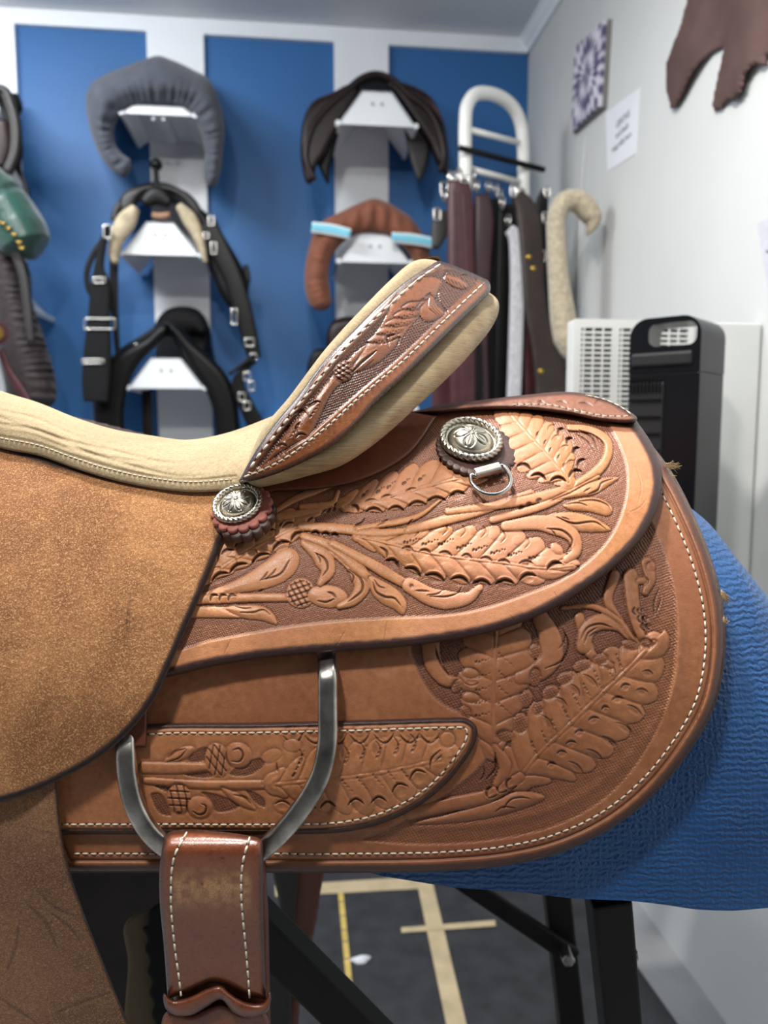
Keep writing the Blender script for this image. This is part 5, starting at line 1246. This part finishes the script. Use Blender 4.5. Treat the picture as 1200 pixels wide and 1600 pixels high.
# seat top running across to the far side (dished)
top = seatS(Tp[::4, 0], Tp[::4, 1] + .5, .001)
rows = []
for k_ in range(15):
    t = k_ / 14; q = top.copy(); q[:, 1] = top[:, 1] * (1 - t) + (2 * .74 - top[:, 1]) * t; q[:, 2] -= .035 * t; rows.append(q)
V = np.concatenate(rows); 
mk('seat_top', V, gridf(15, len(top))[:, ::-1], SUS, SAD, True, True, np.zeros((len(V), 3)))

# ---- cantle: front suede, tooled binding, hide roll behind
A0 = np.array([378., 752.]); A1 = np.array([725., 425.])
def cant_y(u, v):
    t = ((u - A0[0]) * (A1 - A0)[0] + (v - A0[1]) * (A1 - A0)[1]) / ((A1 - A0)**2).sum()
    n = ((u - A0[0]) * (A1 - A0)[1] - (v - A0[1]) * (A1 - A0)[0]) / np.linalg.norm(A1 - A0)   # + = lower right side
    return .531 + .145 * np.clip(t, 0, 1.15)**2.4 + .00006 * n
def cant(o, bul=0.0): return plane(lambda u, v: cant_y(u, v) + o)
CF = [(374, 752), (384, 728), (400, 690), (414, 664), (426, 650), (448, 625), (470, 596), (503, 552), (534, 516), (565, 483), (592, 455), (617, 431), (634, 416), (650, 407), (668, 405), (686, 411), (670, 450), (600, 540), (500, 650), (420, 732), (390, 752)]
cf = panel('cantle_front', CF, cant(.010), .010, SUS, SAD, 1.5, 12, .035, None, (-3, -1))
tag(cf, 'cream suede covering of the cantle')
CR = [(386, 752), (400, 735), (500, 680), (620, 590), (700, 500), (745, 452), (762, 456), (778, 470), (779, 487), (768, 512), (735, 553), (700, 590), (655, 632), (608, 675), (570, 705), (530, 729), (480, 744), (430, 757), (398, 761)]
panel('cantle_roll', CR, cant(.022), .020, HIDE, SAD, 2, 38, .03, None, (-9, -8))
CL = [(373, 751), (373, 751), (390, 720), (408, 692), (435, 655), (463, 622), (507, 563), (554, 514), (598, 470), (640, 435), (670, 416), (685, 408), (698, 411), (722, 420), (752, 433), (764, 440), (766, 454), (749, 473), (720, 501), (690, 531), (662, 559), (635, 586), (607, 611), (582, 636), (562, 660), (536, 684), (507, 705), (470, 724), (433, 740), (390, 752)]
cl1 = spline([(382, 745), (407, 735), (433, 723), (460, 706), (488, 685), (525, 654), (552, 629), (580, 605), (608, 582), (635, 559), (690, 505), (725, 471), (756, 442)], False)
cl2 = spline([(392, 730), (402, 715), (430, 680), (459, 642), (481, 615), (525, 560), (565, 519), (595, 490), (624, 462), (653, 437), (688, 413)], False)
r = Relief(360, 395, 780, 770)
r.field([(402, 730), (414, 712), (440, 676), (470, 640), (492, 614), (535, 562), (575, 520), (604, 492), (640, 460), (692, 422), (720, 426), (746, 440), (722, 464), (686, 500), (632, 552), (605, 576), (576, 600), (548, 624), (520, 648), (484, 678), (456, 698), (430, 716)], .9, 2)
r.H += .5 * np.exp(-(seg_dist(r.X, r.Y, cl2, False)[0] / 4)**2); r.H -= .7 * np.exp(-((seg_dist(r.X, r.Y, cl2, False)[0] - 7) / 1.6)**2)
r.blob([(405, 733), (428, 702), (452, 668), (488, 626), (508, 600), (545, 560), (580, 534), (592, 535), (575, 565), (545, 590), (520, 612), (505, 640), (492, 668), (480, 684), (460, 694), (430, 712)], 1.4, 6)
r.cut([(482, 635), (494, 628), (500, 628)], 2.2, 1.3); r.cut([(458, 648), (472, 641), (478, 645)], 2, 1.2); r.cut([(446, 672), (452, 664)], 2, 1)
r.cut([(465, 678), (462, 668), (468, 660)], 1.6, 1); r.cres(462, 684, 478, 680, 4, 2.4, 1.2, .8); r.cres(432, 700, 448, 697, 4, 2.4, 1.2, .8)
for a in [(466, 664, 450, 690), (452, 650, 438, 672), (430, 716, 490, 690), (484, 652, 500, 630)]: r.teeth(*a, 9, 1.2, .6, .6)
r.blob([(548, 580), (580, 530), (600, 500), (612, 470), (640, 440), (672, 432), (690, 440), (682, 462), (660, 490), (640, 512), (620, 540), (600, 560), (575, 575)], 1.3, 6)
r.ell(537, 580, 15, 18, .5, 1.6, 5, 1.5); r.hatch(537, 580, 14, 17, .5, 3, 7, -.5, .55, 1.3)
r.cut([(550, 582), (566, 566), (582, 553), (588, 548)], 2.6, 1.4); r.cut([(566, 578), (583, 563)], 1.2, .6)
for y in (0, 1, 2, 3, 4): 
    x_ = 582 + y * 13; y_ = 532 - y * 13
    r.blob([(x_ - 8, y_ + 2), (x_ + 4, y_ - 8), (x_ + 26, y_ - 10), (x_ + 42, y_ - 14), (x_ + 36, y_ - 2), (x_ + 14, y_ + 6)], 1.0 + .15 * y, 3, .8, True)
    r.teeth(x_ + 2, y_ + 4, x_ + 32, y_ - 4, 8, 1.3, .7, .8)
r.cut([(608, 540), (604, 528), (616, 522)], 2.2, 1.4); r.cut([(612, 532), (624, 528), (620, 540)], 2, 1.2)
r.blob([(656, 480), (668, 468), (672, 460), (684, 478), (694, 490), (680, 500), (666, 503), (657, 494)], 1.5, 6)
for o in (0, 7, 14): r.cut([(670 + o * .5, 466 + o * .4), (669 + o * .9, 480 + o * .2), (682 + o * .6, 492)], 1.2, .7, .5)
for pts in ([(655, 472), (662, 466)], [(664, 464), (672, 458)], [(650, 480), (656, 474)]): r.cut(pts, 1.8, .9)
r.ell(712, 441, 20, 8, .45, 1.3, 3); [r.cut([(698 + o, 434 + o * .4), (703 + o, 442 + o * .4)], 1.2, .7) for o in (0, 6, 12, 18, 24)]
r.cres(722, 430, 745, 438, 3, 2, 1.1, .8); r.cut([(690, 436), (698, 424)], 1.8, 1)
r.cut([(688, 444), (684, 460), (690, 478), (700, 488)], 1.4, .8, .5)
r.dashes(cl1, 11.5, 8.5); r.dashes(cl2, 17, 9)
r.finish(.45, 6.0, .6); r.gain = 1.5
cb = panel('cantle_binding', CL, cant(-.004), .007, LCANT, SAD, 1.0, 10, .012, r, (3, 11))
tag(cb, 'glossy reddish brown tooled leather binding on the cantle')
thread('stitching', cl1, cant(-.004), .0072, THR, cb, 11.5, 8.5, .0006)
thread('stitching', cl2, cant(-.004), .0074, THR, cb, 17, 9.5, .0009)
panel('cantle_binding', CL, cant(-.004), .007, LCANT, SAD, 5, 10, .012, None, (1, 9), far=True, ymir=.70)
panel('cantle_front', CF, cant(.010), .010, SUS, SAD, 5, 12, .035, None, (-3, -1), far=True, ymir=.70)
# far side of the saddle (coarse, uncarved)
fs = panel('skirt', SK, cyl(0), .005, LSKIRT, SAD, 8, 7, .008, None, (-2, 11), far=True)
fj = panel('rear_jockey', JK, cyl(.013), .006, LJOCK, SAD, 8, 8, .007, None, (4, 13), far=True)
fse = panel('seat_jockey', SJ, sjs, .0055, SUB, SAD, 8, 5, .006, None, (0, 8), far=True)

# ---- leather tab over the ring, the steel ring and the stirrup strap
TB = [(188, 1168), (188, 1168), (188, 1100), (205, 1080), (232, 1080), (232, 1080), (231, 1110), (229, 1168), (229, 1168)]
panel('ring_tab', [(x + 0, y) for x, y in TB], cyl(.0135), .004, LDARK, SAD, 2, 4, .004, None, (-1, 4))
rp = spline([(198, 1100), (197, 1170), (200, 1215), (212, 1262), (236, 1302), (270, 1330), (310, 1345), (350, 1348), (392, 1338), (428, 1312), (470, 1264), (500, 1212), (511, 1165), (512, 1100), (511, 1030), (508, 1004)], False, 5)
RG = cyl(.0185)(rp[:, 0], rp[:, 1], -.014 * sstep(1062 - rp[:, 1], 0, 40) * (rp[:, 0] > 300) - .006 * sstep(1185 - rp[:, 1], 0, 50) * (rp[:, 0] < 300))
V, Fc = tubem(RG, 1, 20, True, flat=(.0066, .0040), up=(0, -1, 0), power=3.4)
mk('rigging_ring', V, Fc, STEEL, SAD, True, True)['label'] = 'worn steel rigging ring'
ST = [(262, 1302), (290, 1296), (340, 1299), (385, 1305), (408, 1312), (411, 1330), (411, 1400), (413, 1480), (416, 1562), (416, 1562), (388, 1556), (352, 1540), (330, 1536), (300, 1548), (262, 1562), (262, 1562), (256, 1480), (249, 1400), (251, 1340)]
def strapS(u, v, h=0.0):
    return plane(lambda u, v: .4645 + .020 * (1 - np.sqrt(np.clip(1 - (np.clip(1338 - v, 0, 40) / 41.)**2, 0, 1))) + .012 * sstep(v, 1330, 1560))(u, v, h)
st1 = spline([(292, 1300), (272, 1340), (267, 1400), (272, 1470), (280, 1530), (283, 1556)], False); st2 = spline([(390, 1308), (379, 1350), (377, 1400), (383, 1470), (388, 1530), (390, 1560)], False)
r = Relief(240, 1285, 430, 1580)
r.dashes(st1, 15, 10); r.dashes(st2, 15, 10)
worn = sstep(vnoise(r.X, r.Y, 9, 6) * .5 + np.exp(-((r.Y - 1385) / 32)**2), .75, 1.25)
worn = np.clip(np.exp(-((r.Y - 1388) / 26)**2) * (.75 + 1.2 * (vnoise(r.X, r.Y, 7, 6) - .5)) * sstep(np.minimum(r.X - 262, 398 - r.X), 0, 14), 0, .95)
WORN = worn.copy()
for pts in ([(280, 1450), (295, 1425)], [(300, 1470), (302, 1510)], [(330, 1330), (334, 1334)], [(318, 1490), (322, 1460)]): r.cut(pts, 1, .2, .3)
r.scoop(348, 1340, 4, 3, 0, .3, .7); r.scoop(316, 1381, 3, 3, 0, .3, .6)
r.finish(); r.M = WORN
strap = panel('stirrup_strap', ST, strapS, .005, LSTRAP, SAD, 1.4, 12, .006, r, (2, 10))
tag(strap, 'shiny red-brown stirrup strap looped over the steel ring')
thread('stitching', st1, strapS, .0052, THR, strap, 15, 10.5, .0007); thread('stitching', st2, strapS, .0052, THR, strap, 15, 10.5, .0007)
SB = [(380, 1320), (408, 1330), (418, 1400), (421, 1500), (424, 1640), (424, 1640), (280, 1640), (280, 1640), (270, 1400)]
panel('strap_backing', SB, plane(lambda u, v: .492), .008, LDARK, SAD, 3, 8, .004, None, (-2, 4))
K1 = [(256, 1552), (270, 1562), (300, 1556), (322, 1545), (345, 1540), (360, 1552), (385, 1566), (412, 1566), (421, 1548), (424, 1562), (416, 1582), (390, 1590), (365, 1582), (345, 1562), (325, 1572), (300, 1586), (272, 1586), (258, 1574)]
panel('strap_keeper', K1, plane(lambda u, v: .472), .006, LSTRAP, SAD, 1.5, 10, .006, None, (-1, 6))
K2 = [(268, 1660), (252, 1600), (262, 1580), (300, 1585), (345, 1568), (380, 1582), (412, 1580), (424, 1610), (424, 1660)]
panel('strap_tail', K2, plane(lambda u, v: .479), .005, LSTRAP, SAD, 2.5, 10, .006, None, (-1, 6))

# ---- conchos
def frame_at(u, v, off, tilt=None):
    P = cyl(off)(np.array([u, u + 4., u]), np.array([v, v, v + 4.]))
    a = P[1] - P[0]; b = P[2] - P[0]; a /= np.linalg.norm(a)
    n = np.cross(b, a); n /= np.linalg.norm(n)
    if n[1] > 0: n = -n
    if tilt is not None: n = n + np.array(tilt); n /= np.linalg.norm(n)
    a = a - n * (a @ n); a /= np.linalg.norm(a)
    up = np.cross(n, a)
    if up[2] < 0: up = -up
    return P[0], a, up, n
def concho(u, v, off, rad, petals, ros, tilt=None):
    C, ax, ay, az = frame_at(u, v, off, tilt)
    def T(x, y, z): return C + np.multiply.outer(x, ax) + np.multiply.outer(y, ay) + np.multiply.outer(z, az)
    n, m = 384, 16
    th = np.linspace(0, 2 * math.pi, n, endpoint=False)[:, None]; ph = np.linspace(0, 2 * math.pi, m, endpoint=False)[None, :]
    lob = 28
    k = np.abs(np.sin((th * 30 + ph * 4) / 2)) ** .8
    rr = rad * .115 * (.62 + .38 * k)
    x = (rad * .9 + rr * np.cos(ph)) * np.cos(th); y = (rad * .9 + rr * np.cos(ph)) * np.sin(th); z = rr * np.sin(ph) * 1.2 + rad * .12
    V = T(x, y, z).reshape(-1, 3); at = np.zeros((n * m, 3)); at[:, 2] = (np.clip(.75 - k, 0, 1) * 1.0 * np.ones((n, m))).ravel()
    Fc = gridf(n, m, True); Fl = np.stack([(n - 1) * m + np.arange(m), (n - 1) * m + (np.arange(m) + 1) % m, (np.arange(m) + 1) % m, np.arange(m)], 1)
    body_r = np.linspace(0.0, 1, 44)[:, None]; n2 = 192; th2 = np.linspace(0, 2 * math.pi, n2, endpoint=False)[None, :]
    R_ = body_r * rad * .86 + 0 * th2
    dome = np.where(body_r < .74, .30 * np.sqrt(np.clip(1 - (body_r / .74)**2, 0, 1)) ** 1.1 + .10, .06 + .04 * np.cos((body_r - .74) / .26 * 6.28)) * rad
    a8 = np.abs(((th2 * petals / (2 * math.pi)) % 1) - .5) * 2       # 0 at a petal's middle line, 1 between
    q = body_r / .66; wv = np.sin(np.pi * np.clip(q, 0, 1)) ** .7 * .75
    outl = np.exp(-((a8 - wv) / .13)**2) * (q < .98) * (q > .1); mid = np.exp(-(a8 / .07 / np.maximum(1.4 - q, .3))**2) * (q < .8) * (q > .2)
    cen = np.exp(-((body_r - .09) / .03)**2)
    cutd = np.clip(outl + .6 * mid + .8 * cen, 0, 1)
    zz = dome - cutd * rad * .035
    V2 = T(R_ * np.cos(th2), R_ * np.sin(th2), zz).reshape(-1, 3)
    at2 = np.zeros((len(V2), 3)); at2[:, 2] = np.clip(cutd * .75 + np.exp(-((body_r - .8) / .07)**2) * .75 + 0 * th2, 0, 1).ravel()
    F2 = gridf(44, n2, True)
    Vv = np.concatenate([V, V2]); FF = np.concatenate([Fc, Fl, F2 + len(V)]); AT = np.concatenate([at, at2])
    o = mk('concho', Vv, FF, SILV, SAD, True, True, AT)
    for (dx, dy, dz, r0, nsc, thk, mat, dep) in ros:
        n3 = nsc * 14; t3 = np.linspace(0, 2 * math.pi, n3, endpoint=False)
        r3 = r0 * (1 - dep + dep * np.abs(np.sin(t3 * nsc / 2)) ** .55)
        prof = [(.0, thk), (.90, thk), (.965, thk * .93), (1.0, thk * .7), (1.0, 0), (0.97, -thk * .3)]
        Vr = np.concatenate([T(dx + r3 * a, dy + r3 * a, np.full(n3, dz + b)) if False else T(dx + r3 * a * np.cos(t3), dy + r3 * a * np.sin(t3), np.full(n3, dz + b)) for a, b in prof])
        q_ = mk('rosette', Vr, gridf(len(prof), n3, True), mat, SAD, True, True)
    return C, ax, ay, az
r1 = .041 * .5
concho(372, 789, .030, 41 * .53 / FPX, 8, [(.0022, -.0016, -.0032, 51 * .53 / FPX, 16, .0028, PINK, .13), (.0042, -.0055, -.0085, 51 * .53 / FPX, 16, .0050, ROSD, .13)], tilt=(-.16, 0, .25))
D5 = .60
C2, ax2, ay2, az2 = concho(735, 690, .022, 49 * .6 / FPX, 5, [(.0045, -.0058, -.0032, 63 * .6 / FPX, 30, .0026, ROSD, .06)], tilt=(.08, 0, .0))
# seat-side suede tab beside the small concho
# D ring and its metal clip
dp = spline([(748, 746), (737, 742), (736, 752), (744, 763), (756, 771), (770, 773), (784, 770), (796, 760), (798, 748), (794, 737), (786, 728), (778, 729)], False, 2)
DR = cyl(.025)(dp[:, 0], dp[:, 1]); V, Fc = tubem(DR, .0017, 12); dr_ = mk('d_ring', V, Fc, CHROME, SAD, True, True); tag(dr_, 'small chrome D ring')
cp_ = cyl(.027)(np.array([743., 755., 768., 781.]), np.array([740., 737., 733.5, 730.])); V, Fc = tubem(cp_, .0035, 14, True, flat=(1.1, .75), up=(0, -.7, .7), power=4); mk('ring_clip', V, Fc, STEEL, SAD, False, True)
# wool tufts that stick out behind the skirt edge
tv = []
for (u_, v_, du, dv, n_, yy) in ((1040, 727, 24, 2, 26, .60), (1046, 747, 12, -2, 8, .60), (1127, 925, 14, 16, 26, .50), (1130, 968, 10, 3, 8, .49)):
    for i in range(n_):
        a = random.gauss(0, .5); s0 = random.uniform(.4, 1)
        p = plane(lambda u, v: yy)(np.array([u_, u_ + du * .5 * s0 + random.gauss(0, 2), u_ + du * s0 + random.gauss(0, 3)]), np.array([v_ + random.gauss(0, 2), v_ + dv * .4 + random.gauss(0, 3), v_ + dv + random.gauss(0, 5)]))
        tv.append(tubem(p, [.0004, .0003, .0001], 4))
V, Fc = joinm(tv); w_ = mk('wool_tuft', V, Fc, plain('wool_fibre', (190, 160, 120), .9), SAD, True, True); w_['kind'] = 'stuff'

# ================================================================== STAND
STD = thing('saddle_stand', 'folding black steel saddle stand topped with blue painted canvas', 'stand', F2W(np.array([0.0, .8, -1.25])))
def ridge_z(x): return np.interp(x, [-.6, .12, .22, .28, .315, .345, .375, .40, .43], [-.08, -.06, -.03, -.066, -.112, -.170, -.232, -.282, -.325])
xs = np.concatenate([np.linspace(-.6, .1, 15), np.linspace(.11, .43, 70)]); th = np.linspace(-.06, math.pi + .06, 120)
rows = []
for x in xs:
    zb = np.interp(x, [-.6, -.05, .02, .25, .46], [-.24, -.284, -.303, -.320, -.322]) - .0010 * math.sin(x * 60); zt = ridge_z(x); a = .285 * (1 if x < .36 else max(.3, math.sqrt(max(0.05, 1 - ((x - .36) / .09)**2))))
    c = np.sign(np.cos(th)) * np.abs(np.cos(th)) ** .62; s_ = np.clip(np.sin(th), -.2, 1); s_ = np.sign(s_) * np.abs(s_) ** .95
    rows.append(np.stack([np.full(len(th), x), .80 - a * c, zb + (zt - zb) * s_], 1))
rows = np.array(rows)
n1 = vnoise(rows[..., 0] * 300 + 500, th[None] * 60 + 0 * rows[..., 0], 14, 3) - .5
rows[..., 1] -= n1 * .004; rows[..., 2] += n1 * .002
V = rows.reshape(-1, 3); Fq = gridf(len(xs), len(th))
e = len(V); V = np.concatenate([V, rows[-1].mean(0)[None], rows[0].mean(0)[None]])
FF = [tuple(q) for q in Fq] + [((len(xs) - 1) * len(th) + j, (len(xs) - 1) * len(th) + j + 1, e) for j in range(len(th) - 1)]
cvr = mk('canvas_cover', V, FF, BLUEF, STD, True, True); tag(cvr, 'blue painted rough canvas cover')
# underside board
V, Fc = boxm((-.6, .62, -.335), (.40, .98, -.305)); bevel(mk('board', V, Fc, BLACKM, STD, False, True), .004)
def beam(name, a, b, w, d, mat=BLACKM, par=STD):
    V, Fc = tubem(np.array([a, (np.array(a) + np.array(b)) / 2, b]), 1, 4, True, flat=(w * .5, d * .5), up=(0, -1, 0), power=2)
    # rotate the section by 45 deg so that it is a square tube
    V = np.asarray(V).reshape(-1, 4, 3); c = V.mean(1, keepdims=True); d1 = (V[:, 1:2] - c); d0 = (V[:, 0:1] - c)
    V = np.concatenate([c + d0 + d1, c - d0 + d1, c - d0 - d1, c + d0 - d1], 1).reshape(-1, 3)
    return bevel(mk(name, V, Fc, mat, par, False, True), .003)
def FP(u, v, Y): return plane(lambda a, b: Y)(np.array(float(u)), np.array(float(v)))
def ext(a, b, z):  # continue the line a-b down to height z
    t = (z - a[2]) / (b[2] - a[2]); return a + (b - a) * t
a = FP(948, 1390, .66); b = FP(968, 1600, .70); beam('leg', a, ext(a, b, -1.25), .036, .036)
a = FP(868, 1385, .98); b = FP(892, 1600, .98); beam('leg', a, ext(a, b, -1.25), .034, .034)
a = FP(700, 1362, .97); b = FP(898, 1496, .95); beam('brace', a, b, .024, .012)
a = FP(352, 1392, .64); b = FP(585, 1625, .68); beam('leg', a, ext(a, b, -1.25), .036, .030)
a = FP(505, 1355, 1.05); b = FP(600, 1362, 1.05)
bt = FP(887, 1497, .93); V, Fc = tubem(np.array([bt + (0, .02, 0), bt + (0, -.006, 0)]), .0085, 6); bevel(mk('bolt', V, Fc, NICKEL, STD, False, True), .001)
bt = FP(1003, 1492, .68); V, Fc = tubem(np.array([bt + (-.02, 0, 0), bt + (-.004, 0, 0)]), .0055, 6); bevel(mk('bolt', V, Fc, NICKEL, STD, False, True), .001)
a = np.array([-.5, .62, -.33]); beam('leg', a, np.array([-.62, .62, -1.25]), .036, .036); beam('leg', np.array([-.5, .98, -.33]), np.array([-.62, .98, -1.25]), .036, .036)

# hanging things of the far side seen below the saddle
HG = [(455, 1340), (503, 1345), (500, 1400), (486, 1480), (470, 1560), (452, 1680), (410, 1680), (440, 1500), (446, 1400)]
panel('stirrup_strap', HG, plane(lambda u, v: 1.02), .01, LDARK, SAD, 4, 8, .01, None, (-1, 4))
HG = [(428, 1345), (462, 1345), (462, 1420), (455, 1500), (445, 1640), (405, 1640), (425, 1480), (436, 1420)]
panel('strap_lining', HG, plane(lambda u, v: 1.0), .008, CHARC, SAD, 5, 8, .01)
CLB = [(196, 1442), (260, 1408), (300, 1400), (300, 1640), (205, 1640), (200, 1500)]
bl = thing('saddle_blanket', 'dim beige cloth with scalloped black edge hanging under the saddle', 'cloth', F2W(FP(240, 1640, .78)))
panel('cloth', CLB, plane(lambda u, v: .78), .006, plain('beige_cloth', (104, 92, 68), .9, 0, (200, .4, .001)), bl, 4, 6, .004)
sc_ = [(300, 1400), (250, 1410), (232, 1425), (230, 1445)]
for i in range(12): sc_ += [(222 + i * 1.8 + (6 if i % 2 else 0), 1450 + i * 17)]
sc_ += [(250, 1660), (310, 1660)]
panel('scalloped_edge', sc_, plane(lambda u, v: .765), .005, BLKW, bl, 3, 3, .004)
panel('fender', [(85, 1330), (270, 1330), (268, 1480), (250, 1660), (90, 1660)], plane(lambda u, v: .95), .006, DKBR, SAD, 6, 6, .006)  # far fender, widened as dark backing with its shade put into the colour
